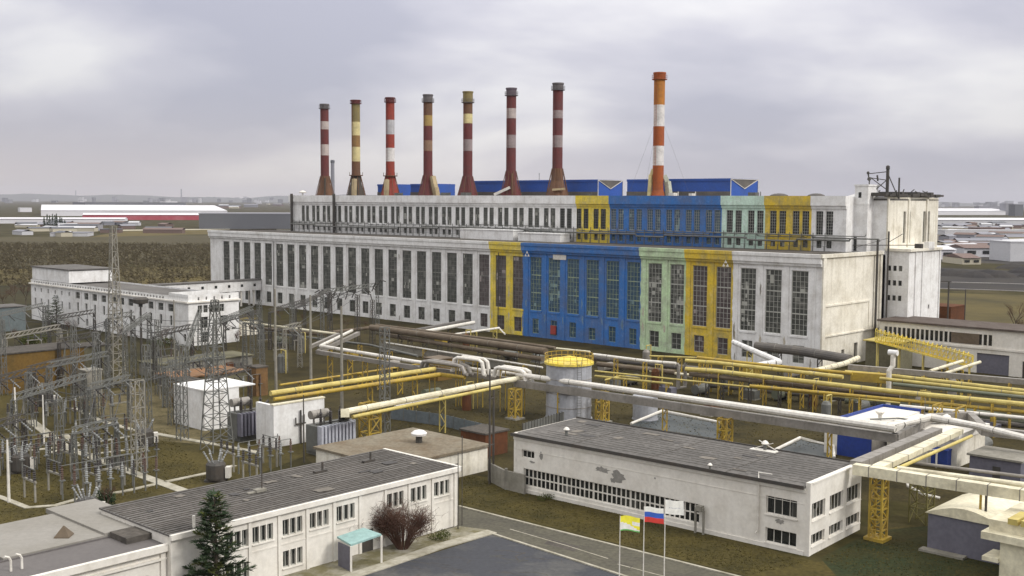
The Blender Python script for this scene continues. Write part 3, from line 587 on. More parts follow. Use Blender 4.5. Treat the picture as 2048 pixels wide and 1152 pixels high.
# gallery on columns
gl = thing('link_gallery', site(211, -61), YS, 'raised white gallery on columns joining the office building to the great hall', 'gallery')
mb = MB(); mb.box(-2, 2, 0, 60.6, 5.2, 8.6); mb.build('wall', M['white'], gl)
mb = MB(); mb.box(-2.3, 2.3, 0, 60.6, 8.6, 8.95); mb.build('roof', M['roof'], gl)
for k in range(12):
    mb = MB(); y = 3+k*5; mb.box(2.003, 2.06, y-.45, y+.45, 6.6, 7.5); mb.build('window', M['glassr'], gl)
    mb = MB(); mb.box(-1.6, -1.1, y-.25, y+.25, 0, 5.2); mb.box(1.1, 1.6, y-.25, y+.25, 0, 5.2); mb.build('column', M['white3'], gl)
an = thing('stair_annex', site(247, 4), YS, 'small white block at the left end of the great hall', 'building')
mb = MB(); mb.box(0, 5.6, 0, 7, 0, 11.5); mb.build('wall', M['white'], an); mb = MB(); mb.box(-.2, 5.69, -.2, 7.2, 11.5, 11.8); mb.build('roof', M['roof'], an)

# ------------------------------------------------------------------ workshop, right foreground
F0 = P(1617, 1113); A2 = math.radians(49.4); U2 = Vector((-math.sin(A2), math.cos(A2), 0)); V2 = Vector((math.cos(A2), math.sin(A2), 0)); YW = math.atan2(-U2.y, -U2.x)
WL, WD, WH = 39.5, 12.6, 7.3
ws = thing('workshop', F0+U2*WL, YW, 'white two storey workshop with flat grey roof and one long strip window beside the road', 'building')
fx = lambda px: WL-hitcol(px, F0, U2)
sx0, sx1 = fx(1047), fx(1400); a0, a1 = fx(1532), fx(1594); b0, b1 = fx(1043), fx(1069)
ops = [(sx0, sx1, .85, 3.05), (a0, a1, 3.6, 5.5), (a0, a1, .55, 2.1), (b0, b1, 4.35, 5.4)]
ey = lambda px: hitcol(px, F0, V2)
eo = []
for pa, pb in ((1624, 1651), (1660, 1687), (1694, 1720)):
    a, c = ey(pa), ey(pb); eo += [(a, c, 3.55, 5.35), (a, c, .9, 2.1)]
mb = MB(); mb.wall((0, 0), (1, 0), WL, 0, WH-.35, ops, .3); mb.wall((WL, 0), (0, 1), WD, 0, WH+.1, eo, .3)
mb.quad((WL, WD, 0), (0, WD, 0), (0, WD, WH-.4), (WL, WD, WH-.4)); mb.quad((0, WD, 0), (0, 0, 0), (0, 0, WH), (0, WD, WH))
mb.box(WL-.45, WL+.06, -.06, .4, 0, WH+.3); mb.box(-.05, .3, -.05, .3, 0, WH)
mb.box(0, WL-.5, -.05, -.003, WH-2.0, WH-1.96); mb.box(0, WL-.5, -.12, -.003, .0, .45)
mb.build('wall', M['white3'], ws)
mb = MB(); mb.box(.0, WL-.46, -.22, -.0, WH-.75, WH-.32); mb.box(WL-.46, WL+.12, .4, WD+.1, WH+.1, WH+.28); mb.build('parapet', M['white3'], ws)
rf = MB(); rf.box(-.2, WL-.5, -.42, WD+.3, WH-.31, WH-.06); rf.build('roof', M['roof'], ws)
mb = MB(); mb.box(-.25, WL-.5, -.5, -.43, WH-.38, WH-.0); mb.box(-.25, WL-.4, WD+.31, WD+.45, WH-.3, WH+.1); mb.build('roof_edge', M['steeld'], ws)
mb = MB(); random.seed(21)
for k in range(1, 4): x = WL*k/4+random.uniform(-1, 1); mb.box(x-.04, x+.04, -.4, WD+.2, WH-.058, WH-.03)
for k in range(1, 13):
    y = WD*k/13+random.uniform(-.15, .15); x = random.uniform(0, 4)
    while x < WL-2: l_ = random.uniform(3, 9); y2 = y+random.uniform(-.1, .1); x1_ = min(x+l_, WL-.7); mb.box(x, x1_, y2-.04, y2+.04, WH-.055, WH-.035); x = x1_+random.uniform(.02, .8)
mb.build('roof_seams', M['roofd'], ws)['label'] = 'dark joints of the roofing felt'
def patches(parent, x0, x1, y0, y1, z, n, seed, mats, smin=.6, smax=2.6):
    random.seed(seed)
    for k in range(n):
        w_, d_ = random.uniform(smin, smax), random.uniform(smin*.5, smax*.6); x, y = random.uniform(x0, x1-w_), random.uniform(y0, y1-d_); mb = MB(); e = lambda: random.uniform(-.12, .12)
        mb.quad((x+e(), y+e(), z+.002*k), (x+w_*.5, y+e()*2, z+.002*k), (x+w_+e(), y+e(), z+.002*k), (x+w_+e(), y+d_+e(), z+.002*k), (x+w_*.4, y+d_+e()*2, z+.002*k), (x+e(), y+d_+e(), z+.002*k)); mb.build('felt_patch', mats[k % len(mats)], parent)
mpa, mpb = mat('light felt patch', (.19, .172, .15), None, .5, .5, .95), mat('tar patch', (.055, .05, .047), None, .5, .5, .7)
patches(ws, 1, WL-2, .6, WD-.5, WH-.028, 16, 71, (mpa, mpb, mpa))
n = 38
mb = MB(); w = sx1-sx0; h = 2.2
mb.box(0, w, 0, .1, 0, .12); mb.box(0, w, 0, .1, h-.12, h); mb.box(0, w, 0, .1, h/2-.08, h/2+.08)
for k in range(n+1): x = w*k/n; t = .13 if k % 8 == 0 else .08; mb.box(max(0, x-t), min(w, x+t), .01, .09, .12, h-.12)
f = mb.build('strip_window', M['alu'], ws); f.location = (sx0, .25, .85)
mb = MB(); mb.quad((0, .06, 0), (w, .06, 0), (w, .06, h), (0, .06, h)); mb.build('pane', M['glassr'], f)
for q in ops[1:]: window(ws, (q[0], 0, q[2]), (1, 0), q[1]-q[0], q[3]-q[2], 4 if q[1]-q[0] > 2.5 else 3, 1, M['alu'], M['glassr'], dep=.2, fw=.1)
for q in eo: window(ws, (WL, q[0], q[2]), (0, 1), q[1]-q[0], q[3]-q[2], 4, 1, M['alu'], M['glassr'], dep=.2, fw=.09)
for q in (ops[1], ops[2]): mb = MB(); mb.box(q[0]-.1, q[1]+.1, -.14, -.003, q[2]-.14, q[2]-.03); mb.build('window_sill', M['white3'], ws)
for q in eo: mb = MB(); mb.box(WL+.003, WL+.13, q[0]-.1, q[1]+.1, q[2]-.14, q[2]-.03); mb.build('window_sill', M['white3'], ws)
mb = MB(); x = fx(1518); mb.tube([(x, -.2, WH-.1), (x, -.2, 1.6), (x-.2, -.3, 1.3)], .09, 6); mb.tube([(x, -.2, WH-.1), (x-.3, .3, WH+.4), (x+1.2, .4, WH+.4)], .06, 6); mb.build('downpipe', M['alu'], ws)
random.seed(9)   # peeled plaster over the strip window
def blot(cx, cz, rx, rz, nseed, m, parent, y=-.012):
    random.seed(nseed); pts = []
    for k in range(22): a = 2*math.pi*k/22; r = random.uniform(.55, 1.1); pts.append((cx+rx*r*math.cos(a), y, cz+rz*r*math.sin(a)))
    mb = MB(); mb.quad(*pts); return mb.build('peeled_plaster', m, parent)
mpl = mat('bare grey render', (.25, .24, .22), (.36, .34, .31), .8, 1.5, .95)
blot(fx(1237), 4.35, 1.25, .75, 4, mpl, ws); blot(fx(1205), 4.75, 1.2, .4, 8, mpl, ws); blot(fx(1225), 3.75, .4, .35, 5, mpl, ws); blot(fx(1082), 5.0, .3, .6, 6, mpl, ws); blot(fx(1310), 5.0, .15, .15, 7, mpl, ws); blot(fx(1065), 4.0, .5, .18, 12, mpl, ws)
blot(fx(1560), 3.0, .6, .3, 14, mpl, ws)
mb = MB(); x = fx(1405)
for dx in (-.5, .5): mb.bar((x+dx, -.6, 0), (x+dx, -.6, 2.6), .2)
mb.bar((x-.5, -.6, 2.7), (x+.5, -.6, 2.7), .35); mb.box(x-.35, x+.35, -.85, -.3, 2.5, 3.1); mb.build('meter_stand', M['concrete'], ws)
for px, py, s in ((1133, 870, .45), (1420, 938, .3), (1530, 900, .5)):
    g = P(px, py, WH); r = thing('roof_ventilator', (g.x, g.y, WH-.06), YW, {1133: 'small round silver ventilator near the left end of the workshop roof', 1420: 'little vent pipe at the front roof edge of the workshop', 1530: 'pale vent with crossed stays at the back of the workshop roof'}[px], 'roof vent')
    mb = MB(); mb.tube([(0, 0, 0), (0, 0, s*1.6)], s*.4, 8); mb.build('pipe', M['steel'], r); mb = MB(); mb.lathe((0, 0, s*1.5), [(s*.8, 0), (s*.9, .2*s), (s*.5, s*.7), (.03, s*.9)], 12); mb.build('cowl', M['alu'], r)
    if px == 1530: mb = MB(); mb.bar((-1.5, 0, .05), (1.0, 0, 1.0), .08); mb.bar((1.5, .3, .05), (-.8, 0, 1.1), .08); mb.box(-1.6, 1.6, -.8, .2, .02, .1); mb.build('stays', M['alu'], r)
cw = thing('garden_wall', P(979, 960), 0, 'pale concrete wall with rough top joined to the left end of the workshop', 'wall')
mb = MB(); q = [P(979, 962), P(1010, 978), P(1050, 988)]
for a, c in zip(q, q[1:]): mb.bar(a+Vector((0, 0, 1.2)), c+Vector((0, 0, 1.2)), .3, 2.4)
mb.build('panel', M['concrete'], cw, True)
mb = MB(); mb.bar(P(979, 962), P(979, 962)+Vector((0, 0, 2.8)), .4); mb.bar(P(1012, 979), P(1012, 979)+Vector((0, 0, 2.7)), .35); mb.build('post', M['concrete'], cw, True)

# ------------------------------------------------------------------ two storey office, left foreground
S0 = P(917, 1050); V3 = Vector((.679, .734, 0)).normalized(); U3 = Vector((-V3.y, V3.x, 0)); YL = math.atan2(V3.y, V3.x)
OL, OD, OH = 35.4, 12.5, 6.65
of = thing('office_block', S0-V3*OL, YL, 'white two storey office with grey ribbed roof and turquoise porch, front left', 'building')
ox = lambda px: OL+hitcol(px, S0, V3)
bay = [ox(p) for p in (910, 864, 818, 770, 720, 667, 614, 558, 498)]
cs = {p: ox(p) for p in (883, 837, 791, 692, 639, 585, 526, 474)}
ops = [(c-1.15, c+1.15, 3.85, 5.45) for c in cs.values()]; ops += [(cs[585]-1.15, cs[585]+1.15, .75, 2.4), (cs[474]-1.15, cs[474]+1.15, .75, 2.4)]
mb = MB(); mb.wall((0, 0), (1, 0), OL, 0, OH-.5, ops, .25)
mb.wall((OL, 0), (0, 1), OD, 0, OH-.2, []); mb.quad((OL, OD, 0), (0, OD, 0), (0, OD, OH-.2), (OL, OD, OH-.2)); mb.quad((0, OD, 0), (0, 0, 0), (0, 0, OH-.2), (0, OD, OH-.2))
for c in bay: mb.box(c-.16, c+.16, -.14, -.003, 0, OH-.52)
for c0, c1 in zip(bay[1:], bay): mb.box(c0+.2, c1-.2, -.05, -.003, 3.05, 3.2)
mb.build('wall', M['white3'], of)
mb = MB(); mb.box(-.1, OL+.25, -.35, .0, OH-.5, OH-.02); mb.box(OL-.1, OL+.25, .0, OD+.2, OH-.198, OH+.02); mb.build('fascia', M['white3'], of)
mb = MB(); mb.box(-.1, OL-.11, .002, OD+.3, OH-.2, OH-.05); mb.build('roof', M['roof'], of)
mb = MB(); y = .5
while y < OD: 
    mb.box(0, OL-.2, y, y+.07, OH-.05, OH+.02); y += .62+random.uniform(-.12, .12)
mb.build('roof_ribs', M['roofd'], of)['label'] = 'dark ribs of the corrugated roofing'
patches(of, 1, OL-2, .5, OD-.5, OH+.024, 14, 72, (mpa, mpb), .5, 2.2)
for q in ops: window(of, (q[0], 0, q[2]), (1, 0), q[1]-q[0], q[3]-q[2], 6, 1, M['framew'], M['glassr'], dep=.18, fw=.1)
for q in ops:
    mb = MB(); mb.box(q[0]-.1, q[1]+.1, -.16, -.003, q[2]-.12, q[2]-.02); mb.build('window_sill', M['white3'], of)
    for e in (.72, 1.5): mb = MB(); mb.box(q[0]+e, q[0]+e+.14, -.02, .2, q[2], q[3]); mb.build('window_mullion', M['white3'], of)
mb = MB(); mb.quad((OL-1.2, -.0, 0), (OL-1.2, 0, 0), (OL-1.2, 0, .1)); 
can = [P(674, 1073, 2.9), P(727, 1055, 3.2), P(763, 1068, 3.0), P(702, 1089, 2.7)]
mb = MB(); mb.quad(*can[::-1]); mb.quad(*[c-Vector((0, 0, .18)) for c in can])
for i in range(4): a, c = can[i], can[(i+1) % 4]; mb.quad(a, c, c-Vector((0, 0, .18)), a-Vector((0, 0, .18)))
mb.build('porch_canopy', M['turq'], of, True)
for a in (can[3], can[2]):
    mb = MB(); mb.bar((a.x, a.y, 0), (a.x, a.y, a.z-.18), .18); mb.build('porch_post', M['white3'], of, True)
mb = MB(); mb.bar(((can[3]*.9+can[0]*.1).x, (can[3]*.9+can[0]*.1).y, 1.2), ((can[0]*.9+can[3]*.1).x, (can[0]*.9+can[3]*.1).y, 1.2), .12, 2.4); mb.build('porch_screen', M['purple'], of, True)
mb = MB(); x = ox(735); mb.box(x-.7, x+.7, -.06, -.004, 0, 2.3); mb.build('door', M['steeld'], of)
mb = MB(); mb.tube([(OL+.15, -.4, 0), (OL+.15, -.4, OH+3.4)], .05, 5); mb.build('corner_mast', M['steeld'], of)
for px, py, s, lb in ((741, 922, .5, 'small dark vent stub on the ribbed office roof, farther one'), (645, 943, .55, 'dark vent with a tray on the ribbed office roof')):
    g = P(px, py, OH); r = thing('roof_ventilator', (g.x, g.y, OH-.05), YL, lb, 'roof vent'); mb = MB(); mb.tube([(0, 0, 0), (0, 0, 1.1)], .12, 8); mb.build('pipe', M['steeld'], r); mb = MB(); mb.box(-1.1, .5, -.25, .25, .07, .25); mb.build('tray', M['steeld'], r)
g = P(524, 982, OH); r = thing('roof_aerial', (g.x, g.y, OH-.05), YL, 'thin aerial pole in a broken concrete block on the ribbed office roof', 'aerial')
mb = MB(); mb.tube([(0, 0, 0), (0, 0, 4.6)], .06, 6); mb.bar((-1, 0, 4.4), (.8, 0, 4.5), .05); mb.build('pole', M['steeld'], r); mb = MB(); mb.box(-.9, .3, -.4, .3, .07, .35); mb.box(-1.8, -.95, -.3, .1, .07, .2); mb.build('block', M['concrete'], r)

# lower garage wing at the bottom left
W0 = P(378, 1079, 5.6); W0.z = 0
gw = thing('garage_wing', W0-V3*46, YL, 'long low building with smooth grey roof and white fascia at the bottom left', 'building')
GL, GD, GH = 46, 15.5, 5.6
mb = MB(); gops = [(GL-22.5, GL-12.5, 0, 4.2), (GL-10, GL-7.5, 2.0, 3.4), (GL-6.2, GL-3.9, 1.6, 3.2)]
mb.wall((0, .25), (1, 0), GL, 0, GH-.5, gops, .35); mb.wall((GL, .25), (0, 1), GD, 0, GH-.1); mb.quad((GL, GD+.25, 0), (0, GD+.25, 0), (0, GD+.25, GH-.1), (GL, GD+.25, GH-.1))
for x in (GL-12, GL-2.5, GL-23.5): mb.box(x-.25, x+.25, .05, .247, 0, GH-.5)
mb.build('wall', M['white3'], gw)
mb = MB(); mb.box(0, GL+.15, -.25, .2, GH-.5, GH+.12); mb.box(0, GL, .0, .247, GH-1.3, GH-1.1); mb.build('fascia', M['white3'], gw)
mb = MB(); mb.box(0, GL+.1, .202, 8.5, GH-.15, GH); mb.box(0, GL-.3, 5.6, 5.75, GH, GH+.12); mb.build('roof', mat('smooth dark roof sheet', (.105, .095, .092), (.145, .132, .125), .6, .1, .8, fine=.08), gw)
mb = MB(); mb.box(0, GL-5, 8.502, GD+.5, GH-.15, GH+.25); mb.box(GL-14, GL-5.0, 5.8, 8.50, GH+.001, GH+.25); mb.box(GL-5, GL-.0, 5.8, GD+2, GH+.002, GH+.45); mb.build('roof_light_half', mat('smooth pale roof sheet', (.25, .235, .21), (.18, .165, .135), .7, .08, .8, fine=.08), gw)
mb = MB(); mb.box(GL-4.6, GL+.3, 2.6, 5.6, GH+.001, GH+.55); mb.build('roof_hatch', M['roofd'], gw)
mb = MB(); mb.quad((gops[0][0], .55, 0), (gops[0][1], .55, 0), (gops[0][1], .55, 4.2), (gops[0][0], .55, 4.2)); mb.build('garage_door', M['white'], gw)
for q in gops[1:]: window(gw, (q[0], .25, q[2]), (1, 0), q[1]-q[0], q[3]-q[2], 2, 1, M['framew'], M['glassr'], dep=.2, fw=.1)
mb = MB(); mb.tube([(GL+.45, -.1, 0), (GL+.45, -.1, GH+2.1)], .14, 8); mb.build('corner_pipe', M['alu'], gw)
g = P(128, 1078, GH); r = thing('roof_hood', (g.x, g.y, GH+.12), YL, 'small brown triangular hood on the grey garage roof', 'roof vent')
mb = MB(); mb.lathe((0, 0, 0), [(1.0, 0), (.9, .25), (.25, .9), (.05, 1.1)], 4); mb.build('hood', M['pipebr'], r)
g = P(22, 1143, GH); r = thing('roof_pipes', (g.x, g.y, GH+.01), YL, 'pair of pale hooked pipes on the garage roof at the left edge', 'roof vent')
for dx in (0, .9):
    mb = MB(); mb.tube([(dx, 0, 0), (dx, 0, .9), (dx-.15, 0, 1.2), (dx-.5, 0, 1.35)], .1, 6); mb.build('pipe', M['alu'], r)

# low store behind the office
T0 = P(975, 941); st = thing('store_shed', T0-V*17, YV, 'low pale walled store with flat brownish roof behind the office', 'shed')
mb = MB(); mb.wall((0, 0), (1, 0), 17, 0, 3.3, [(7.5, 11.5, 0, 1.9)], .2); mb.wall((17, 0), (0, 1), 15, 0, 3.3); mb.quad((0, 15, 0), (0, 0, 0), (0, 0, 3.3), (0, 15, 3.3)); mb.quad((17, 15, 0), (0, 15, 0), (0, 15, 3.3), (17, 15, 3.3)); mb.build('wall', M['white2'], st)
mb = MB(); mb.quad((7.5, .2, 0), (11.5, .2, 0), (11.5, .2, 1.9), (7.5, .2, 1.9)); mb.build('gate', M['concrete'], st)
mb = MB(); mb.box(-.3, 17.3, -.35, 15.3, 3.3, 3.6); mb.build('roof', mat('brown stained roof', (.21, .185, .14), (.13, .09, .055), .8, .15, .9, fine=.2), st)
g = P(838, 885, 3.6); r = thing('roof_cowl', (g.x, g.y, 3.6), YV, 'white mushroom cowl with dark throat on the store roof', 'roof vent')
mb = MB(); mb.tube([(0, 0, 0), (0, 0, 1.2)], .45, 10); mb.build('throat', M['steeld'], r); mb = MB(); mb.lathe((0, 0, 1.0), [(1.0, 0), (1.1, .3), (.7, .6), (.1, .75)], 12); mb.build('cap', M['white'], r)

# ------------------------------------------------------------------ storage tank with yellow top
tk = thing('storage_tank', P(1137, 838), 0, 'upright grey tank with yellow railed top in the middle of the works', 'tank')
TR, TH = 3.75, 9.4
mb = MB(); mb.lathe((0, 0, 0), [(TR+.2, 0), (TR+.2, .3), (TR, .31), (TR, TH)], 40); mb.build('shell', mat('grey tank paint', (.36, .37, .40), (.24, .24, .25), .7, .4, .6, .6), tk, smooth=False)
mb = MB()
for z in (2.3, 4.6, 6.9): mb.lathe((0, 0, z), [(TR+.005, 0), (TR+.06, .02), (TR+.06, .1), (TR+.005, .12)], 40)
mb.build('hoops', M['duct'], tk)
mb = MB(); mb.lathe((0, 0, TH), [(TR+.35, -.1), (TR+.35, .25), (TR-.2, .5), (.6, 1.1), (.05, 1.2)], 40); mb.build('roof', M['yellow'], tk)
mb = MB()
for k in range(24):
    a = 2*math.pi*k/24; c = 2*math.pi*(k+1)/24; R_ = TR+.25
    mb.bar((R_*math.cos(a), R_*math.sin(a), TH+.2), (R_*math.cos(a), R_*math.sin(a), TH+1.5), .07)
    for z in (.85, 1.5): mb.bar((R_*math.cos(a), R_*math.sin(a), TH+z), (R_*math.cos(c), R_*math.sin(c), TH+z), .07)
mb.build('railing', M['rack'], tk)
mb = MB()
for x in (-.3, .3): mb.bar((x+1.5, -TR-.2, 0), (x+1.5, -TR-.2, TH+1), .07)
for k in range(24): mb.bar((1.2, -TR-.2, k*.42), (1.8, -TR-.2, k*.42), .05)
mb.build('ladder', M['steel'], tk)
t2 = dup(tk, P(1273, 792)+Vector((3, -3, 0)), label='second small grey tank half hidden behind the big white pipe'); 
for c in list(t2.children):
    if c.name.split('.')[0] in ('railing', 'ladder', 'hoops', 'roof'): bpy.data.objects.remove(c)
t2.scale = (.55, .55, .42); t2.location = P(1290, 838)

# ------------------------------------------------------------------ pipe racks
def trestle(mb, p, h, w=1.2, axis=None, lat=True, m=0):
    a = (axis or V)*w/2; t = .16
    for s in (-1, 1): mb.bar(p+a*s, p+a*s+Vector((0, 0, h)), t*1.2)
    mb.bar(p-a+Vector((0, 0, h)), p+a+Vector((0, 0, h)), t*1.3)
    if lat:
        n = max(2, int(h/w)); 
        for k in range(n):
            s = 1 if k % 2 else -1; mb.bar(p-a*s+Vector((0, 0, h*k/n)), p+a*s+Vector((0, 0, h*(k+1)/n)), t*.7)
def tower4(mb, p, h, w=1.3, t=.14, taper=1.0, n=None):
    c = [Vector((sx*w/2, sy*w/2, 0)) for sx, sy in ((-1, -1), (1, -1), (1, 1), (-1, 1))]; n = n or max(3, int(h/w))
    for k in range(n):
        z0, z1 = h*k/n, h*(k+1)/n; f0 = 1-(1-taper)*k/n; f1 = 1-(1-taper)*(k+1)/n
        for i in range(4):
            A, B = c[i], c[(i+1) % 4]; a0 = p+A*f0+Vector((0, 0, z0)); a1 = p+A*f1+Vector((0, 0, z1)); b0 = p+B*f0+Vector((0, 0, z0)); b1 = p+B*f1+Vector((0, 0, z1))
            mb.bar(a0, a1, t); mb.bar(a1, b1, t*.7); mb.bar(a0, b1, t*.6) if k % 2 else mb.bar(b0, a1, t*.6)
def run(name, label, cat, pts, r, m, supports=(), sm='rack', square=None, rings=0, slat=True, group=None, sw=1.2, n=10):
    """a pipeline: pts = (px, py, z); supports = fractions along the first leg list (px positions)"""
    q = [Vector(p) if isinstance(p, Vector) else P(*p) for p in pts]; root = thing(name, (q[0].x, q[0].y, 0), 0, label, cat, group)
    mb = MB()
    if square:
        for a, c in zip(q, q[1:]):
            d = (c-a).normalized()*.25; mb.bar(a-d, c+d, square[0], square[1])
    else: mb.tube(q, r, n)
    if rings:
        for a, c in zip(q, q[1:]):
            L_ = (c-a).length; k = rings*.5
            while k < L_:
                p = a+(c-a)*(k/L_); d = (c-a).normalized()*.05
                if square: mb.bar(p-d, p+d, square[0]+.05, square[1]+.05, m=1)
                else: mb.tube([p-d, p+d], r+.03, n, m=1)
                k += rings
    mb.build('duct' if square else 'pipe', [m, M['jointd']], root, True)
    for px in supports:
        best = None
        for a, c in zip(q, q[1:]):
            pa, pc = pr(a)[0], pr(c)[0]
            if min(pa, pc)-.5 <= px <= max(pa, pc)+.5:
                lo, hi = 0., 1.
                for _ in range(30):
                    md = (lo+hi)/2
                    if (pr(a+(c-a)*md)[0] < px) == (pa < pc): lo = md
                    else: hi = md
                best = a+(c-a)*lo; ax = (c-a); break
        if best is None: continue
        ax = Vector((ax.x, ax.y, 0)).normalized(); ax = Vector((-ax.y, ax.x, 0)); top = best.z-(square[1]/2 if square else r)
        mb = MB(); trestle(mb, Vector((best.x, best.y, 0)), top, sw, ax, slat); mb.build('support', M[sm], root, True)
    return root
run('steam_pipe', 'broad cream pipe running above the grey duct across the middle of the works', 'pipe', [(1034, 748, 6.9), (1056, 752, 6.9), (1791, 857, 6.9), (1812, 846, 6.9), (1861, 835, 6.9), (1955, 852, 6.9), (2100, 888, 6.9)], .42, M['alu'], rings=6)
run('sheet_duct', 'grey square duct on yellow legs directly below the broad cream pipe', 'duct', [(1034, 766, 5.5), (1791, 876, 5.5), (1810, 866, 5.5), (1858, 836, 5.6), (1940, 832, 5.6), (1970, 862, 5.6), (2100, 876, 5.6)], 0, M['duct'], (1120, 1207, 1330, 1449, 1660), square=(1.0, 1.15), rings=5)
for px, py in ((1030, 838), (1449, 905), (1204, 845), (740, 893)):
    g = P(px, py); r = thing('lattice_support', g, YS, {1030: 'yellow lattice tower under the corner of the cream pipes', 1449: 'yellow lattice tower behind the workshop roof', 1204: 'yellow lattice tower right of the storage tank', 740: 'big yellow lattice tower beside the grey transformer'}[px], 'support tower', 'yellow towers under the pipes')
    mb = MB(); tower4(mb, Vector((0, 0, 0)), 6.4 if px == 740 else 5.0, 1.5 if px != 740 else 2.2, .22); mb.build('lattice', M['rack'], r); mb = MB(); mb.box(-1.2, 1.2, -1.2, 1.2, 0, .3); mb.build('footing', M['concrete'], r)
# left part of the main rack with its arches
a1, a2, a3, a4 = P(829, 727, 6.3), P(641, 697, 6.3), P(704, 663, 6.3), P(852, 730, 6.3)
run('steam_pipe', 'thin pale pipe leading from the twin arches to the left corner', 'pipe', [(1040, 748, 6.3), (975, 742, 6.3), (829, 723, 6.5), (641, 692, 6.5), (704, 661, 6.5)], .32, M['alu'], (700, 760), rings=7)
run('sheet_duct', 'grey duct with bend left of the twin arches', 'duct', [(1036, 762, 5.5), (940, 748, 5.5), (829, 735, 5.5), (636, 704, 5.5), (716, 667, 5.5)], 0, M['duct'], (660, 730, 800), square=(.8, .8), rings=6)
def arch(pa, pb, h, r, m, label, off=0, n=2):
    A_, B_ = P(*pa), P(*pb); root = thing('expansion_loop', (A_.x, A_.y, 0), 0, label, 'pipe'); d = (B_-A_)
    for k in range(n):
        o = V*(k*1.3); up = Vector((0, 0, h)); mb = MB(); mb.tube([A_+o-d*.05, A_+o, A_+o+d*.06+up*.85, A_+o+d*.16+up, B_+o-d*.16+up, B_+o-d*.06+up*.85, B_+o, B_+o+d*.05], r, 8); mb.build('pipe', m, root, True)
    mb = MB(); 
    for f in (.2, .8):
        for k in range(n): q = A_+d*f+V*(k*1.3); mb.bar((q.x, q.y, 0), (q.x, q.y, q.z+h), .16)
        mb.bar(A_+d*f+Vector((0, 0, h-.4)), A_+d*f+V*1.3+Vector((0, 0, h-.4)), .16)
    mb.bar(A_+d*.2+Vector((0, 0, h-.4)), A_+d*.8+Vector((0, 0, h-.4)), .1); mb.build('frame', M['rack'], root, True)
arch((905, 742, 6), (968, 750, 6), 2.5, .3, M['alu'], 'silver double arch of pipes left of the dark pole pair')
arch((842, 735, 6), (930, 748, 6), 1.3, .34, M['duct'], 'lower grey arch of pipes at the end of the yellow rack')
arch((988, 752, 6), (1052, 762, 6), 1.6, .34, M['alu'], 'grey arch of pipes just right of the dark pole pair')
# racks running towards the transformers
run('gas_pipe', 'upper cream yellow pipe ending by the white fire walls, farther rack', 'pipe', [(541, 787, 6.2), (870, 738, 6.2)], .42, M['rackl'], (640, 740, 830), rings=9)
run('gas_pipe', 'yellow pipe slung below the farther cream pipe', 'pipe', [(548, 799, 5.4), (880, 749, 5.4), (930, 755, 5.4)], .3, M['rack'])
run('gas_pipe', 'cream topped pipe running to the grey transformer, nearer rack', 'pipe', [(690, 824, 6.2), (998, 764, 6.2), (1050, 755, 6.2)], .46, M['cream'], (885,), 'rackl', rings=8)
run('gas_pipe', 'thin yellow pipe slung below the nearer cream pipe', 'pipe', [(705, 834, 5.5), (1000, 774, 5.5)], .26, M['rackl'])
run('cable_duct', 'cream stub with box end standing over the transformer', 'duct', [(690, 826, 6.3), (691, 828, 3.2)], 0, M['cream'], square=(1.2, 1.2))
# right hand racks
run('sheet_duct', 'wide grey duct of the right rack slanting back from the workshop corner', 'duct', [(1713, 929, 7.6), (1873, 862, 7.2)], 0, M['duct'], square=(1.3, .8), rings=4)
run('steam_pipe', 'broad cream pipe of the right rack slanting back from the workshop corner', 'pipe', [(1757, 936, 7.7), (1916, 862, 7.3)], 0, M['cream'], square=(1.25, .6), rings=5)
run('gas_pipe', 'thin yellow pipe at the right edge of the slanting rack', 'pipe', [(1788, 940, 7.5), (1943, 872, 7.2)], .2, M['rackl'])
run('sheet_duct', 'big pale duct with dark joints leaving over the violet shed to the right edge', 'duct', [(1713, 938, 7.6), (2110, 999, 7.6)], 0, M['cream'], square=(1.1, 1.1), rings=3)
run('gas_pipe', 'slim cream pipe behind the big pale duct', 'pipe', [(1795, 937, 7.8), (2110, 978, 7.8)], .3, M['cream'])
run('gas_pipe', 'lower slim pipe behind the big pale duct', 'pipe', [(1820, 925, 6.6), (2110, 961, 6.6)], .2, M['duct'])
g = P(1755, 1079); r = thing('lattice_support', g, YS, 'bright yellow lattice tower standing at the workshop corner', 'support tower', 'yellow towers under the pipes')
mb = MB(); tower4(mb, Vector((0, 0, 0)), 6.9, 1.35, .2, 1.0, 6); mb.build('lattice', M['rack'], r); mb = MB(); mb.box(-1.1, 1.1, -1.1, 1.1, 0, .35); mb.build('footing', M['rack'], r); mb = MB(); mb.bar((-1.6, 0, 6.95), (2.6, 0, 6.95), .3); mb.build('cap_beam', M['rack'], r)
g = P(1957, 1112); r = thing('pipe_post', g, YS, 'yellow double post in front of the violet shed', 'post')
for dx in (0, .55):
    mb = MB(); mb.bar((dx, 0, 0), (dx, 0, 7.1), .2); mb.build('post', M['rack'] if dx == 0 else M['steeld'], r)
g = P(1842, 1045); r = thing('pipe_post', g, YS, 'olive green braced frame left of the violet shed', 'post'); mb = MB(); tower4(mb, Vector((0, 0, 0)), 5.6, 2.0, .14, 1.0, 3); mb.build('lattice', mat('olive steel', (.16, .14, .04), None, .4), r)
g = P(1895, 905); r = thing('pipe_post', g, YS, 'yellow head frame where the slanting rack meets the grey loop', 'post'); mb = MB(); tower4(mb, Vector((0, 0, 0)), 6.9, 3.4, .2, 1.0, 3); mb.build('lattice', M['rack'], r)
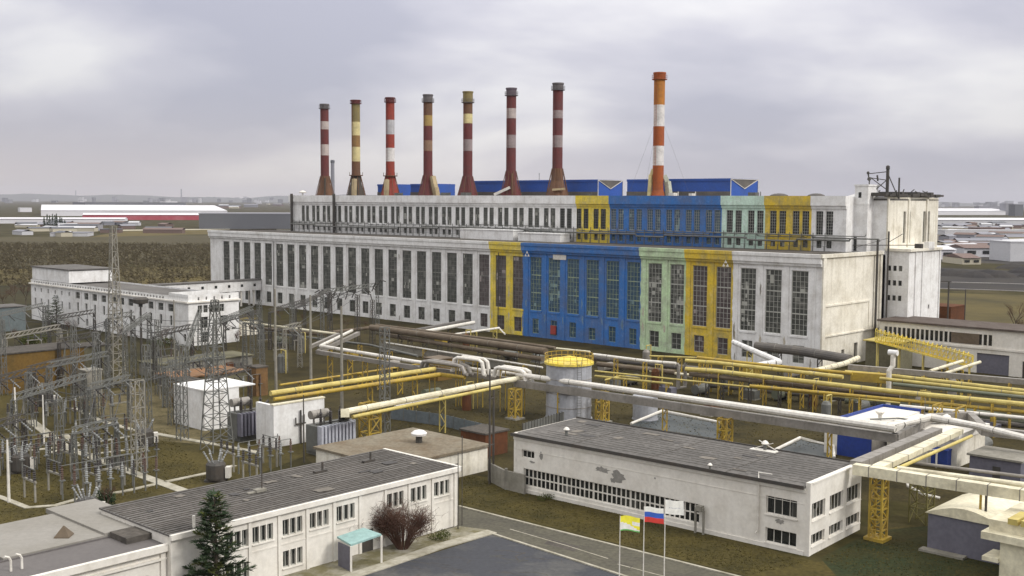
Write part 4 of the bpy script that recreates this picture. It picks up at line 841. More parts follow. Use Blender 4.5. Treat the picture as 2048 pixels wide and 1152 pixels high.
# long yellow rack beside the hall
run('steam_pipe', 'white pipe leading right from the storage tank top', 'pipe', [(1187, 709, 6.0), (1291, 722, 6.0), (1352, 727, 6.0)], .3, M['alu'], (1232, 1290), rings=7)
g1, g2 = P(1354, 727, 6.0), P(1371, 722, 6.2)
r = run('steam_pipe', 'tall grey upright loop of pipe between the white pipe and the yellow rack', 'pipe', [g1, g1+Vector((.3, 0, -.4)), Vector((g1.x+.3, g1.y, 1.4)), Vector((g2.x, g2.y, 1.3)), Vector((g2.x, g2.y, 5.6)), g2+Vector((.5, -.4, .3))], .3, M['duct'])
fy = dict(sm='rack', rings=8)
run('gas_pipe', 'upper yellow pipe of the long rack below the painted hall', 'pipe', [(1371, 721, 6.4), (1428, 725, 6.4), (1686, 754, 6.4)], .36, M['rackl'], (1400, 1483, 1605), **fy)
run('gas_pipe', 'lower yellow pipe of the long rack below the painted hall', 'pipe', [(1371, 738, 5.2), (1428, 742, 5.2), (1786, 783, 5.2), (2110, 815, 5.2)], .42, M['rackl'], (1440, 1530, 1630, 1703, 1845, 1905, 1985), **fy)
run('sheet_duct', 'greyish top duct of the long rack at the right', 'duct', [(1700, 734, 6.8), (2110, 769, 6.8)], 0, M['duct'], (1760, 1850, 1940, 2020), square=(.9, .9), rings=7, sw=2)
run('gas_pipe', 'bright yellow pipe below the greyish duct at the right', 'pipe', [(1690, 744, 6.1), (1786, 752, 6.0), (2110, 789, 6.0)], .36, M['rackl'], rings=8)
run('gas_pipe', 'middle olive pipe of the long rack at the right', 'pipe', [(1786, 768, 5.6), (2110, 801, 5.6)], .3, M['pipegn'])
run('gas_pipe', 'thin yellow line along the lowest tier of the long rack', 'pipe', [(1190, 742, 3.6), (1480, 772, 3.6), (1800, 806, 3.6)], .16, M['rackl'])
run('heating_main', 'fat grey green pipe lying low at the right edge behind the loop', 'pipe', [(1690, 799, 1.6), (1797, 805, 1.6), (2110, 852, 1.6)], .75, M['pipegn'], (1740, 1850, 1960), 'steeld', n=14, rings=9)
run('heating_main', 'dark pipe lying low under the long yellow rack', 'pipe', [(1400, 768, 1.4), (1690, 797, 1.4)], .5, M['pipegr'], (1480, 1600), 'steeld')
run('sheet_duct', 'yellow box duct in the middle of the long rack', 'duct', [(1706, 752, 5.6), (1770, 757, 5.6)], 0, M['rack'], square=(1.6, 1.5))
r = run('steam_pipe', 'silver riser pipe with white tee standing over the long rack', 'pipe', [P(1776, 812, 1.0), P(1776, 812, 1.0)+Vector((0, 0, 6.2)), P(1776, 812, 1.0)+Vector((.6, 0, 7)), P(1776, 812, 1.0)+Vector((.6, 0, 9.2))], .42, M['alu'])
q = P(1776, 812, 1.0)+Vector((.6, 0, 9.3)); mb = MB(); mb.tube([q-U*.8, q+U*.8], .5, 12); mb.build('tee', M['white'], r, True)
for a in (('gas_pipe', 'low yellow pipe left of the upright loop', [(1190, 752, 2.6), (1345, 768, 2.6)], .22, 'rackl', (1215, 1250, 1290, 1335)),
          ('heating_main', 'dark brown main under the white pipe right of the tank', [(1195, 728, 3.2), (1350, 745, 3.2)], .5, 'pipebr', (1240, 1320)),
          ('steam_pipe', 'pale pipe running low behind the upright loop', [(1300, 742, 3.0), (1560, 768, 3.0)], .28, 'cream', (1390, 1460, 1550)),
          ('gas_pipe', 'third yellow pipe tucked behind the upper one of the long rack', [(1395, 715, 6.4), (1500, 727, 6.4), (1705, 747, 6.4)], .3, 'rack', (1420, 1520, 1580, 1660)),
          ('heating_main', 'dark main between the upper and lower pipes of the long rack', [(1380, 748, 4.2), (1800, 792, 4.2)], .45, 'pipebr', (1415, 1445, 1500, 1560, 1620, 1680, 1750)),
          ('gas_pipe', 'fourth yellow pipe below the long rack', [(1500, 772, 4.0), (1800, 800, 4.0), (2110, 830, 4.0)], .3, 'rack', (1580, 1650, 1720, 1820, 1880, 1950, 2020)),
          ('steam_pipe', 'silver pipe on the lowest tier at the right edge', [(1800, 812, 3.4), (2110, 842, 3.4)], .3, 'alu', (1860, 1925, 1990)),
          ('gas_pipe', 'olive pipe under the greyish top duct at the right', [(1760, 757, 6.0), (2110, 795, 6.0)], .3, 'rackl', ()),
          ('heating_main', 'dark pipe on the ground between the rack and the fat green one', [(1810, 826, 1.0), (2110, 858, 1.0)], .45, 'pipegr', (1900, 2000)),
          ('steam_pipe', 'pair of pale cross pipes below the yellow walkway, left one', [(1860, 742, 5), (1925, 722, 5)], .3, 'cream', (1890,)),
          ('steam_pipe', 'pair of pale cross pipes below the yellow walkway, right one', [(1890, 747, 5), (1960, 724, 5)], .3, 'cream', (1920,)),
          ('heating_main', 'brown main running left from the fat brown one towards the arches', [(760, 668, 3.5), (960, 700, 3.5), (1085, 718, 3.5)], .5, 'pipebr', (820, 880, 960, 1030)),
          ('steam_pipe', 'thin pale pipe along the bottom of the brown mains', [(770, 685, 2), (1085, 735, 2)], .2, 'alu', (850, 950, 1050)),
          ('steam_pipe', 'pale pipe along the foot of the blue hall front', [(1010, 686, 3.2), (1180, 704, 3.2)], .25, 'cream', (1040, 1090, 1150)),
          ('heating_main', 'dark trough under the painted bays of the hall', [(1190, 716, 2.0), (1460, 745, 2.0)], .55, 'pipegr', (1250, 1330, 1420)),
          ('gas_pipe', 'yellow pipe climbing along the ochre bays of the hall', [(1300, 712, 4.5), (1400, 716, 5.5), (1480, 724, 5.5)], .2, 'rackl', (1320, 1360, 1410, 1450)),
          ('steam_pipe', 'grey pipe beyond the store roof leading to the nearer cream rack', [(790, 812, 3), (960, 775, 3)], .22, 'alu', (820, 930)),
          ('gas_pipe', 'low yellow line behind the farther cream pipe', [(560, 770, 2.5), (840, 728, 2.5)], .2, 'rack', (600, 660, 720, 780)),
          ('steam_pipe', 'slim grey line low in front of the white hall', [(560, 668, 3), (740, 690, 3), (835, 712, 3)], .25, 'steel', (600, 660, 720, 780)),
          ('heating_main', 'brown pipe below the link gallery', [(500, 655, 3.5), (640, 668, 3.5), (742, 655, 4)], .4, 'pipebr', (540, 600, 680))):
    run(a[0], a[1], 'pipe', a[2], a[3], M[a[4]], a[5], 'steeld' if a[4].startswith('pipe') else 'rack', rings=8)
random.seed(88); dbi = 0
def clutter(name, label, px, py, kind):
    g = P(px, py); r = thing(name, g, YS+random.choice((0, math.pi/2)), label, 'yard gear'); mb = MB()
    if kind == 0: mb.box(-1.4, 1.4, -.9, .9, .15, 1.7); mb.box(-1.1, -.7, -.7, .7, 1.7, 2.2); mb.build('casing', M[random.choice(('rust', 'steel', 'purple', 'rack'))], r); mb = MB(); mb.box(-1.6, 1.6, -1.1, 1.1, 0, .15); mb.build('plinth', M['concrete'], r)
    elif kind == 1: mb.tube([(-1.8, 0, 1.2), (1.8, 0, 1.2)], .9, 14); mb.build('vessel', M[random.choice(('steel', 'pipegn', 'duct'))], r); mb = MB(); mb.box(-1.2, -.9, -.7, .7, 0, .6); mb.box(.9, 1.2, -.7, .7, 0, .6); mb.build('cradle', M['steeld'], r)
    else: mb.lathe((0, 0, 0), [(.8, 0), (.8, 3.4), (.5, 3.9), (.1, 4.0)], 14); mb.build('vessel', M[random.choice(('steel', 'duct', 'rust'))], r); mb = MB(); mb.tube([(0, 0, 3.9), (0, 0, 4.8), (1.6, 0, 4.8), (1.6, 0, 0)], .12, 6); mb.build('pipe', M['rackl'], r)
for i, (px, py) in enumerate(((1225, 775), (1262, 770), (1310, 778), (1335, 792), (1400, 790), (1450, 782), (1500, 798), (1560, 800), (1625, 812), (1660, 800), (1720, 826), (1838, 838), (1420, 830), (1540, 845), (1650, 850), (1075, 725), (1020, 720), (930, 700), (880, 690), (1210, 745), (1290, 735), (1370, 752), (560, 690), (600, 705), (700, 720), (780, 740), (560, 745), (450, 740), (860, 800), (930, 820), (1500, 752), (1580, 758), (1900, 800), (1980, 870), (1960, 905), (1820, 905))):
    k = i % 3; nm = ('machine_casing', 'pressure_vessel', 'upright_vessel')[k]; near_ = 'behind the workshop' if py > 825 else 'below the long yellow rack' if px > 1350 else 'right of the storage tank' if px > 1180 else 'near the brown mains' if px > 820 else 'left of the arches'
    clutter(nm, '%s %s' % (('low machine box', 'lying drum', 'small upright drum')[k], near_), px+i*.11, py, k)
yg_ = {}
for o in bpy.data.objects:
    if o.get('category') == 'yard gear': yg_.setdefault(o['label'], []).append(o)
for lb_, os_ in yg_.items():
    if len(os_) > 1:
        for k, o in enumerate(sorted(os_, key=lambda o: pr(o.location)[0])): o['label'] = lb_+', '+ordw(k+1)+' of them from the left'
# brown mains along the hall
run('heating_main', 'fat brown insulated main running along the foot of the hall', 'pipe', [(742, 655, 5), (1000, 690, 5), (1092, 703, 5)], .75, M['pipebr'], (800, 900, 1000, 1075), 'steeld', n=14, rings=12)
run('heating_main', 'second brown main just behind the fat one', 'pipe', [(752, 650, 5.2), (1000, 681, 5.2), (1110, 696, 5.2)], .35, M['pipebr'], n=12)
run('heating_main', 'black topped trough slanting up to the white hall', 'duct', [(829, 662, 5), (935, 642, 5)], 0, M['pipegr'], (850, 900), 'steeld', square=(1.4, .8))
run('steam_pipe', 'pale pipe slanting up to the white hall beside the black trough', 'pipe', [(830, 667, 4.6), (948, 645, 4.6)], .45, M['alu'])
run('steam_pipe', 'thin pale pipe frame in front of the yellow bay of the hall', 'pipe', [(905, 669, 4), (998, 656, 4), (1010, 668, 3)], .22, M['alu'], (950, 990), 'rackl')
run('steam_pipe', 'slim pale pipe leading left below the white hall', 'pipe', [(673, 668, 5), (548, 652, 5), (486, 644, 5)], .3, M['cream'], (520, 560, 600, 640), 'steel')
run('sheet_duct', 'grey duct beside the bend left of the twin arches', 'duct', [(622, 693, 5.2), (676, 669, 5.2)], 0, M['duct'], square=(.7, .7))
run('heating_main', 'fat dark grey main in front of the white bays at the hall corner', 'pipe', [(1512, 692, 6), (1600, 702, 6), (1700, 719, 6)], .95, M['pipegr'], (1560, 1640), 'steeld', n=14, rings=10)
run('steam_pipe', 'white banded pipe slanting down in front of the hall corner', 'pipe', [(1467, 684, 7), (1558, 724, 6), (1500, 733, 5.6)], .5, M['white'], (1500,), 'rackl', rings=2)
run('steam_pipe', 'white wrapped pipe slanting left from the end of the dark main', 'pipe', [(1716, 716, 6.2), (1690, 727, 6.2), (1614, 746, 5.6)], .5, M['cream'], rings=2)
run('gas_pipe', 'yellow cross pipe near the tank', 'pipe', [(1210, 760, 2.5), (1240, 752, 2.5), (1280, 757, 2.5)], .14, M['rackl'])
run('water_pipe', 'white bent pipe over the basin behind the workshop', 'pipe', [(1262, 847, 1.2), (1324, 822, 1.2), (1442, 845, 1.2)], .2, M['alu'])
run('water_pipe', 'grey bent pipe over the right basin behind the workshop', 'pipe', [(1545, 902, 1.2), (1600, 876, 1.2), (1668, 892, 1.2), (1668, 915, .2)], .2, M['alu'])
run('water_pipe', 'curved white pipe left of the violet shed', 'pipe', [(1812, 955, 3.5), (1816, 972, 3), (1850, 990, 2.8), (1880, 996, 2.6)], .16, M['alu'])
poly('basin', [(1262, 850), (1325, 826), (1440, 848), (1438, 878)], mat('dark basin floor', (.045, .055, .06), (.07, .075, .07), .6, .3, .5), .02)
poly('basin_right', [(1548, 905), (1602, 880), (1668, 896), (1668, 935), (1600, 925)], mat('dark basin floor', (.045, .055, .06)), .02)

# ------------------------------------------------------------------ yards, roads, lawns
poly('works_yard', [(380, 720), (560, 640), (1000, 640), (1660, 745), (1790, 712), (2140, 730), (2140, 1010), (1700, 1000), (1000, 990), (700, 990)], M['yard'], .004)
poly('side_lawn', [(918, 945), (1035, 965), (1640, 1125), (1745, 1060), (2140, 1010), (2140, 1400), (1560, 1400), (1490, 1152), (922, 1008)], M['lawn'], .008)
poly('side_lawn_right', [(1640, 1116), (1745, 1062), (2100, 1030), (2100, 1400), (1900, 1400)], M['lawn2'], .012)
poly('road', [(900, 1008), (922, 1012), (1482, 1154), (1900, 1262), (1560, 1262), (1250, 1152), (985, 1068), (880, 1078), (860, 1040)], M['asph'], .016)
poly('parking_apron', [(985, 1069), (1250, 1153), (1560, 1264), (900, 1500), (300, 1500), (560, 1240), (740, 1146)], M['asphd'], .020)
strip('kerb_far', [(918, 1011), (1200, 1082), (1482, 1153), (1700, 1209)], .32, M['pathc'], .14, .14)
strip('kerb_near', [(984, 1066), (1110, 1106), (1250, 1151), (1450, 1215)], .32, M['pathc'], .14, .14)
strip('pavement', [(984, 1062), (880, 1091), (780, 1126), (700, 1152), (560, 1205)], 1.5, M['pathc'], .12, .12)
strip('road_seam', [(1020, 1058), (1130, 1090), (1216, 1117)], .14, M['pathc'], .021)
strip('road_seam', [(1235, 1128), (1330, 1153), (1420, 1180)], .14, M['pathc'], .021)
poly('road_patch', [(1100, 1078), (1160, 1093), (1148, 1103), (1088, 1087)], M['roofd'], .019)
random.seed(404)
for k in range(15):
    x, y = random.uniform(800, 1180), random.uniform(1100, 1160); pts = [(x, y)]
    for _ in range(5): x += random.uniform(-30, 45); y += random.uniform(-3, 9); pts.append((x, y))
    strip('asphalt_crack', pts, random.uniform(.05, .13), M['roofd'] if k % 3 else M['asph'], .0225+k*.0002)
for k in range(12):
    x = random.uniform(940, 1400); y = 1020+(x-925)*.27+random.uniform(4, 26); strip('asphalt_crack', [(x, y), (x+random.uniform(15, 50), y+random.uniform(2, 16)), (x+random.uniform(55, 90), y+random.uniform(8, 24))], random.uniform(.04, .1), M['roofd'], .0175+k*.0002)
poly('office_verge', [(917, 1052), (980, 1060), (780, 1120), (560, 1200), (430, 1200), (560, 1152)], mat('patchy verge', (.15, .135, .075), (.33, .31, .26), .9, .4, .95), .028)
poly('substation_lawn', [(-150, 760), (200, 730), (560, 760), (640, 900), (360, 1010), (-150, 1090)], M['lawn'], .008)
poly('gravel_yard', [(160, 790), (330, 770), (420, 840), (420, 890), (300, 880), (200, 835)], mat('pale gravel', (.135, .112, .06), (.055, .047, .02), .9, .3, .95, fine=.3), .012)
for i, (pts, w) in enumerate((([(60, 840), (130, 893), (240, 935), (375, 984)], 1.5), ([(150, 815), (198, 840), (258, 857), (430, 888), (520, 905)], 1.1), ([(-60, 975), (0, 993), (54, 1014), (110, 1010), (152, 998), (252, 981), (330, 963), (417, 945), (470, 930)], .8),
                            ([(100, 905), (152, 891), (257, 872)], .9), ([(163, 910), (271, 897)], .7), ([(128, 868), (152, 887)], 1.0), ([(0, 905), (60, 900), (130, 893)], .8))):
    strip('concrete_path', pts, w, M['pathc'], .10, .10)
poly('rear_yard', [(60, 566), (400, 552), (520, 610), (560, 650), (300, 720), (-200, 700), (-200, 590)], mat('dark rear yard', (.042, .036, .015), (.020, .019, .009), .9, .06, .95, fine=.25), .004)
poly('scrub_field', [(-400, 545), (460, 520), (460, 470), (-400, 478)], M['field'], .01)
poly('hall_field', [(-400, 560), (60, 566), (430, 590), (460, 532), (-400, 545)], M['fieldo'], .02)

# ------------------------------------------------------------------ small buildings at the right
def site_box(name, label, corner, w, d, h, wm, rm, over=.25, cat='building', yaw=YS, rt=.25, ops=(), eops=()):
    """corner = front right ground corner"""
    r = thing(name, corner-Vector((math.cos(yaw), math.sin(yaw), 0))*w, yaw, label, cat)
    mb = MB(); mb.wall((0, 0), (1, 0), w, 0, h, ops, .2); mb.wall((w, 0), (0, 1), d, 0, h, eops, .2); mb.quad((w, d, 0), (0, d, 0), (0, d, h), (w, d, h)); mb.quad((0, d, 0), (0, 0, 0), (0, 0, h), (0, d, h)); mb.build('wall', wm, r)
    mb = MB(); mb.box(-over, w+over, -over, d+over, h, h+rt); mb.build('roof', rm, r)
    for q in ops: window(r, (q[0], 0, q[2]), (1, 0), q[1]-q[0], q[3]-q[2], 2, 1, M['framew'], M['glassr'], dep=.15, fw=.08)
    for q in eops: window(r, (w, q[0], q[2]), (0, 1), q[1]-q[0], q[3]-q[2], 2, 1, M['framew'], M['glassr'], dep=.15, fw=.08)
    return r
bb = site_box('pump_house', 'flat building with white roof, blue roof rim and bright blue wall', P(1742, 921), 5.2, 15, 4.6, M['bluec'], M['white3'], rt=.3)
mb = MB(); mb.box(-.5, -.26, -.3, 15.3, 4.5, 5.3); mb.box(-.5, 5.5, 15.26, 15.5, 4.5, 5.3); mb.build('roof_rim', M['bluec'], bb)
mb = MB(); mb.box(5.5, 16, 3.5, 14.5, 3.9, 4.75); mb.build('side_roof', M['white3'], bb); mb = MB(); mb.box(5.6, 15.6, 4, 14, 0, 3.9); mb.build('side_wall', M['white2'], bb)
mb = MB(); mb.box(-2.0, -.0, .01, 3, 0, 4.5); mb.build('corner_wall', M['white3'], bb)
mb = MB(); mb.tube([(4, 5, 4.9), (4, 5, 6)], .3, 8); mb.lathe((4, 5, 5.6), [(.3, 0), (.7, .5), (.6, .6), (.1, .65)], 10); mb.build('roof_vent', M['alu'], bb)
mb = MB(); mb.tube([(12, 9, 4.7), (12, 9, 6)], .2, 8); mb.lathe((12, 9, 5.7), [(.5, 0), (.6, .3), (.1, .6)], 10); mb.build('roof_vent', M['alu'], bb)
mb = MB(); mb.tube([(3.5, 3, 5.2), (6, 6.5, 5.2), (10, 7, 5.2)], .12, 6); mb.build('roof_pipe', M['steel'], bb)
mb = MB(); mb.box(5.203, 5.28, 0, 15, 0, 4.55); mb.build('end_cladding', M['duct'], bb)
bt = site_box('pump_cabinet', 'small bright blue cabinet under the slanting yellow rack', P(1893, 938), 2.2, 3.2, 2.4, M['bluec'], M['bluec'], .1, 'cabinet', rt=.15)
mb = MB(); mb.tube([(-.4, -.3, 0), (-.4, -.3, 2.2), (.9, -.3, 2.5), (.9, -.3, 0)], .13, 6); mb.build('pipe', M['alu'], bt)
tk1 = site_box('transformer_kiosk', 'dark violet grey kiosk with pale slab roof at the right edge', P(2040, 972), 6.5, 6, 3.0, M['purple'], M['concrete'], .3, 'kiosk')
mb = MB(); mb.box(3, 4, -.04, -.003, 0, 2); mb.build('door', M['steeld'], tk1)
gp = P(1935, 1116); vs = thing('metal_shed', gp-Vector((math.cos(YS), math.sin(YS), 0))*0, YS, 'violet grey metal shed with low vaulted cream roof', 'shed')
mb = MB(); w, d, h = 7.4, 9.5, 3.9; mb.box(-4.2, w-4.2, 0, d, 0, h); mb.build('wall', M['purple'], vs)
mb = MB(); n = 10
for k in range(n):
    xa, xb = -4.5+(w+.6)*k/n, -4.5+(w+.6)*(k+1)/n; za, zb = h+1.1*math.sin(math.pi*k/n), h+1.1*math.sin(math.pi*(k+1)/n)
    mb.quad((xa, -.2, za), (xb, -.2, zb), (xb, d+.2, zb), (xa, d+.2, za)); mb.quad((xa, -.2, h-.02), (xb, -.2, h-.02), (xb, -.2, zb), (xa, -.2, za)); mb.quad((xb, d+.2, h-.02), (xa, d+.2, h-.02), (xa, d+.2, za), (xb, d+.2, zb))
mb.build('roof', M['cream'], vs)
mb = MB(); mb.box(-4.6, -.0, -1.2, -.1, 0, .25); mb.build('step', M['concrete'], vs)
cr = P(1997, 1170); kb = thing('gatehouse', cr, YS, 'cream booth with overhanging slab roof at the bottom right corner', 'booth')
mb = MB(); mb.box(0, 9, 0, 8, 0, 4.3); mb.build('wall', M['cream'], kb)
mb = MB(); mb.box(-1.6, 10, -.6, 9, 4.3, 5.0); mb.box(-1.3, 10, .6, 8.6, 5.0, 6.0); mb.build('roof', M['cream'], kb)
mb = MB(); 
for k in range(6): mb.box(.6+k*1.2, 1.5+k*1.2, .0, 3.4, 6.0, 6.55)
mb.build('roof_units', M['rackl'], kb)['label'] = 'yellowish ribbed units on the roof'
mb = MB(); mb.box(-1.5, -.0, -.4, 2.5, 2.2, 2.6); mb.build('porch_slab', M['cream'], kb)

# white conveyor gallery building at the right edge
G0 = P(2014, 752); gt = hitcol(1758, G0, U); gb = thing('rail_shed', G0+U*gt, YS, 'long white building with band of narrow windows at the right, dark roof', 'building')
w = gt+14; ops = []; x = 1.2
while x < w-17.5: ops.append((x, x+.75, 6.0, 8.3)); x += 1.05
mb = MB(); gops = [(gt-6.4, gt+.3, 0, 4.3), (gt+3, gt+5, 0, 3.4), (gt+6.2, gt+8, 0, 3.4)]
mb.wall((0, 0), (1, 0), w, 0, 9.4, ops[:60]+gops, .3); mb.quad((0, 12, 0), (0, 0, 0), (0, 0, 9.4), (0, 12, 9.4)); mb.quad((w, 12, 0), (0, 12, 0), (0, 12, 9.4), (w, 12, 9.4)); mb.box(-.1, w, -.25, -.003, 5.2, 5.6); mb.build('wall', M['white3'], gb)
mb = MB(); mb.box(-.4, w+.2, -.5, 12.5, 9.4, 9.8); mb.build('roof', mat('dark grey brown roof', (.095, .075, .065), (.15, .13, .115), .6, .3, .9), gb)
mb = MB(); mb.quad((gops[0][0], .28, 0), (gops[0][1], .28, 0), (gops[0][1], .28, 4.3), (gops[0][0], .28, 4.3)); mb.build('garage_door', M['purple'], gb)['label'] = 'violet grey roller door'
for q in gops[1:]: mb = MB(); mb.quad((q[0], .28, 0), (q[1], .28, 0), (q[1], .28, 3.4), (q[0], .28, 3.4)); mb.build('gate', M['steeld'], gb)
for q in ops[:60]:
    mb = MB(); mb.quad((q[0], .25, q[2]), (q[1], .25, q[2]), (q[1], .25, q[3]), (q[0], .25, q[3])); mb.build('window', M['glassr'], gb)
mb = MB(); mb.box(gt-12, gt-6, -.06, -.003, 6.0, 8.3); mb.build('brown_panel', M['pipebr'], gb)
# yellow inclined gallery
yg = thing('covered_stairway', P(1750, 745), 0, 'yellow lattice covered walkway sloping down in front of the white shed', 'walkway')
a, c = P(1752, 682, 7.2), P(1945, 733, 3.2); d = c-a; sd2 = Vector((-d.y, d.x, 0)).normalized()*1.1; mb = MB(); n = 22
for s in (-1, 1):
    o = sd2*s; mb.bar(a+o, c+o, .25); mb.bar(a+o+Vector((0, 0, 2.1)), c+o+Vector((0, 0, 2.1)), .2)
    for k in range(n+1):
        p = a+d*(k/n)+o; mb.bar(p, p+Vector((0, 0, 2.1)), .12)
        if k < n: q = a+d*((k+1)/n)+o; mb.bar(p, q+Vector((0, 0, 2.1)), .1); mb.bar(p+Vector((0, 0, 1.05)), q+Vector((0, 0, 1.05)), .09)
mb.build('side_truss', M['yellow'], yg, True)
mb = MB(); 
for k in range(n): p = a+d*(k/n)+Vector((0, 0, 2.1)); mb.tube([p-sd2, p-sd2*.6+Vector((0, 0, .5)), p+sd2*.6+Vector((0, 0, .5)), p+sd2], .07, 4)
mb.build('hoops', M['yellow'], yg, True)
mb = MB(); mb.quad(a-sd2, a+sd2, c+sd2, c-sd2); mb.build('deck', M['rack'], yg, True)
for f in (.02, .25, .5, .75, .97):
    mb = MB(); p = a+d*f; 
    for s in (-1, 1): mb.bar((p+sd2*s).xy.to_3d(), p+sd2*s, .18)
    mb.bar((p-sd2).xy.to_3d(), p+sd2, .1); mb.build('support', M['rackl'], yg, True)
site_box('lean_to', 'olive sided porch under the upper end of the yellow walkway', P(1792, 745), 7, 8, 6.2, M['olivew'], M['rackl'], .5, 'shed')
bk = site_box('rusty_bunker', 'rust brown steel bunker between the white end block and the white shed', P(1899, 696), 10, 9, 10, M['rust'], M['rust'], .1, 'bunker', rt=.3)
mb = MB(); mb.box(0, 4, 2, 7, 10.3, 11.2); mb.build('hopper', M['rust'], bk)
cf = thing('crane_frame', P(1893, 700), YS, 'thin dark portal frame with long beam over the rusty bunker', 'frame'); mb = MB(); mb.bar((0, 0, 0), (0, 0, 17), .3); mb.bar((-16, 0, 16.4), (.6, 0, 16.9), .22); mb.bar((3, 3, 0), (3, 3, 15), .2); mb.bar((0, 0, 14.8), (3, 3, 14.8), .18); mb.build('frame', M['steeld'], cf)

# ------------------------------------------------------------------ substation
def gp_(px, py): return P(px, py, 0)
fw1 = thing('fire_wall', gp_(409, 862), YV, 'white slab walled enclosure left of the darker transformer', 'wall'); 
mb = MB(); w = hitcol(478, gp_(409, 862), V); mb.box(0, w, 0, .5, 0, 6.2); mb.box(0, .5, .5, 9, 0, 6.2); mb.build('wall', M['white'], fw1); mb = MB(); mb.box(-.1, w+3, -.1, 9.2, 6.2, 6.4); mb.build('coping', M['white'], fw1)
fw2 = thing('fire_wall', gp_(548, 896), YV, 'white fire wall between the two transformers, tallest one', 'wall'); w = hitcol(649, gp_(548, 896), V)
mb = MB(); mb.box(0, w, 0, .6, 0, 6.2); mb.box(0, .6, .6, 4.5, 0, 6.2); mb.build('wall', M['white'], fw2); mb = MB(); mb.box(-.1, w+.1, -.1, .7, 6.2, 6.4); mb.build('coping', M['cream'], fw2)
mb = MB(); x = w*.5; mb.bar((x, -.3, 0), (x, -.3, 5), .2); mb.bar((x-.9, -.3, 3), (x+.9, -.3, 3), .18); mb.bar((x-.9, -.3, 3), (x-.9, -.3, 4), .15); mb.bar((x+.6, -.3, 3), (x+.6, -.3, 4.3), .15); mb.build('cable_bracket', M['steeld'], fw2)
def transformer(px, py, label, w=6.0, fm='purple', z=1.0):
    r = thing('power_transformer', gp_(px, py), YV, label, 'transformer', 'oil filled transformers by the fire walls')
    mb = MB(); mb.box(0, w, 1.0, 3.6, .5, 4.2*z); mb.box(.2, w-.2, .8, 3.8, 0, .5); mb.build('oil_tank', M['steel'], r)
    mb = MB(); k = 0.0
    while k < w-.2: 
        mb.box(k, k+.34, -.1, .9, .9, 4.3*z); k += .62
    for y in (1.2, 2.0, 2.8): mb.box(w+.003, w+.9, y, y+.3, .9, 4.2*z)
    mb.build('radiator', mat('radiator paint', (.42, .43, .48), (.25, .25, .28), .5, .5, .5) if fm == 'alu' else M['purple'], r)
    mb = MB(); mb.tube([(.2, 2.8, 5.6*z), (3.2, 2.8, 5.6*z)], .62, 14); mb.bar((.8, 2.8, 4.2*z), (.8, 2.8, 5.2*z), .2); mb.bar((2.6, 2.8, 4.2*z), (2.6, 2.8, 5.2*z), .2); mb.build('conservator', M['duct'], r)
    for k in range(3):
        mb = MB(); x = 1.2+k*1.7; pr_ = [(.2, 0)]; 
        for j in range(8): pr_ += [(.28, .12+j*.22), (.16, .22+j*.22)]
        mb.lathe((x, 1.7, 4.2*z), pr_+[(.08, 2.0), (.08, 2.3)], 10); mb.build('bushing', M['porc'], r)
    mb = MB(); mb.bar((w-1, 2, 4.3), (w+.4, 2.2, 5.3), .3); mb.bar((.3, 1.6, 4.4), (w-.3, 1.2, 4.5), .15); mb.build('pipework', M['steeld'], r)
transformer(643, 915, 'grey transformer with pale radiator fins beside the cream pipe end', 6.2, 'alu')
transformer(482, 886, 'dark violet finned transformer between the two white fire walls', 6.0)
def masttower(px, py, ytop, label, w=1.6, taper=.35, t=.13, m='steel', arms=(), yaw=YV, cat='lattice mast', group=None):
    g = gp_(px, py); h = HT(g, ytop); r = thing('lattice_tower', g, yaw, label, cat, group)
    mb = MB(); tower4(mb, Vector((0, 0, 0)), h, w, t, taper, max(5, int(h/1.6))); mb.build('lattice', M[m], r)
    if arms:
        mb = MB()
        for z, L_ in arms: mb.bar((-L_, 0, z*h), (L_, 0, z*h), .22); mb.bar((-L_, 0, z*h), (0, 0, z*h+1.2), .1); mb.bar((L_, 0, z*h), (0, 0, z*h+1.2), .1)
        mb.build('crossarm', M[m], r)
    return r, h
masttower(233, 772, 452, 'very tall slender pale lattice mast rising above the office roof', 2.6, .3, .17, 'concrete')
masttower(434, 900, 600, 'tall grey lattice tower with splayed foot by the left fire wall', 3.4, .22, .14, 'steel', ((.62, 1.6), (.95, 1.0)))
masttower(365, 880, 690, 'narrow grey lattice tower on the lawn left of the fire wall', 1.3, .8, .12)
masttower(770, 890, 655, 'grey lattice column standing beside the yellow support tower', 1.1, .9, .11)
masttower(278, 950, 760, 'lattice column on the pale path next to the breaker hut', 1.4, .9, .12, 'concrete')
masttower(295, 868, 690, 'slim lattice column behind the pale gravel patch', 1.1, .8, .1)
for a in ((8, 790, 640, 'lattice column at the very left edge above the orange hut'), (150, 800, 650, 'slim lattice column between the orange hut and the pale hut'), (195, 835, 665, 'lattice column left of the pale gravel patch'), (318, 790, 640, 'thin lattice column right of the tall close set columns'),
          (412, 770, 655, 'thin lattice column left of the orange roofed store'), (520, 720, 600, 'lattice column below the link gallery'), (585, 700, 590, 'lattice column right of the link gallery foot'), (660, 700, 585, 'dark lattice column before the left hall windows'), (715, 690, 590, 'dark lattice column right beside the curved switch arms'), (745, 690, 600, 'last dark lattice column before the white hall'),
          (60, 870, 745, 'lattice column behind the white pole near the orange hut'), (120, 930, 800, 'lattice column amid the nearest insulator rows'), (345, 850, 720, 'slim lattice column on the lawn by the paths')): masttower(*a, w=1.0, taper=.75, t=.1, m='steeld' if 'dark' in a[3] else 'steel')
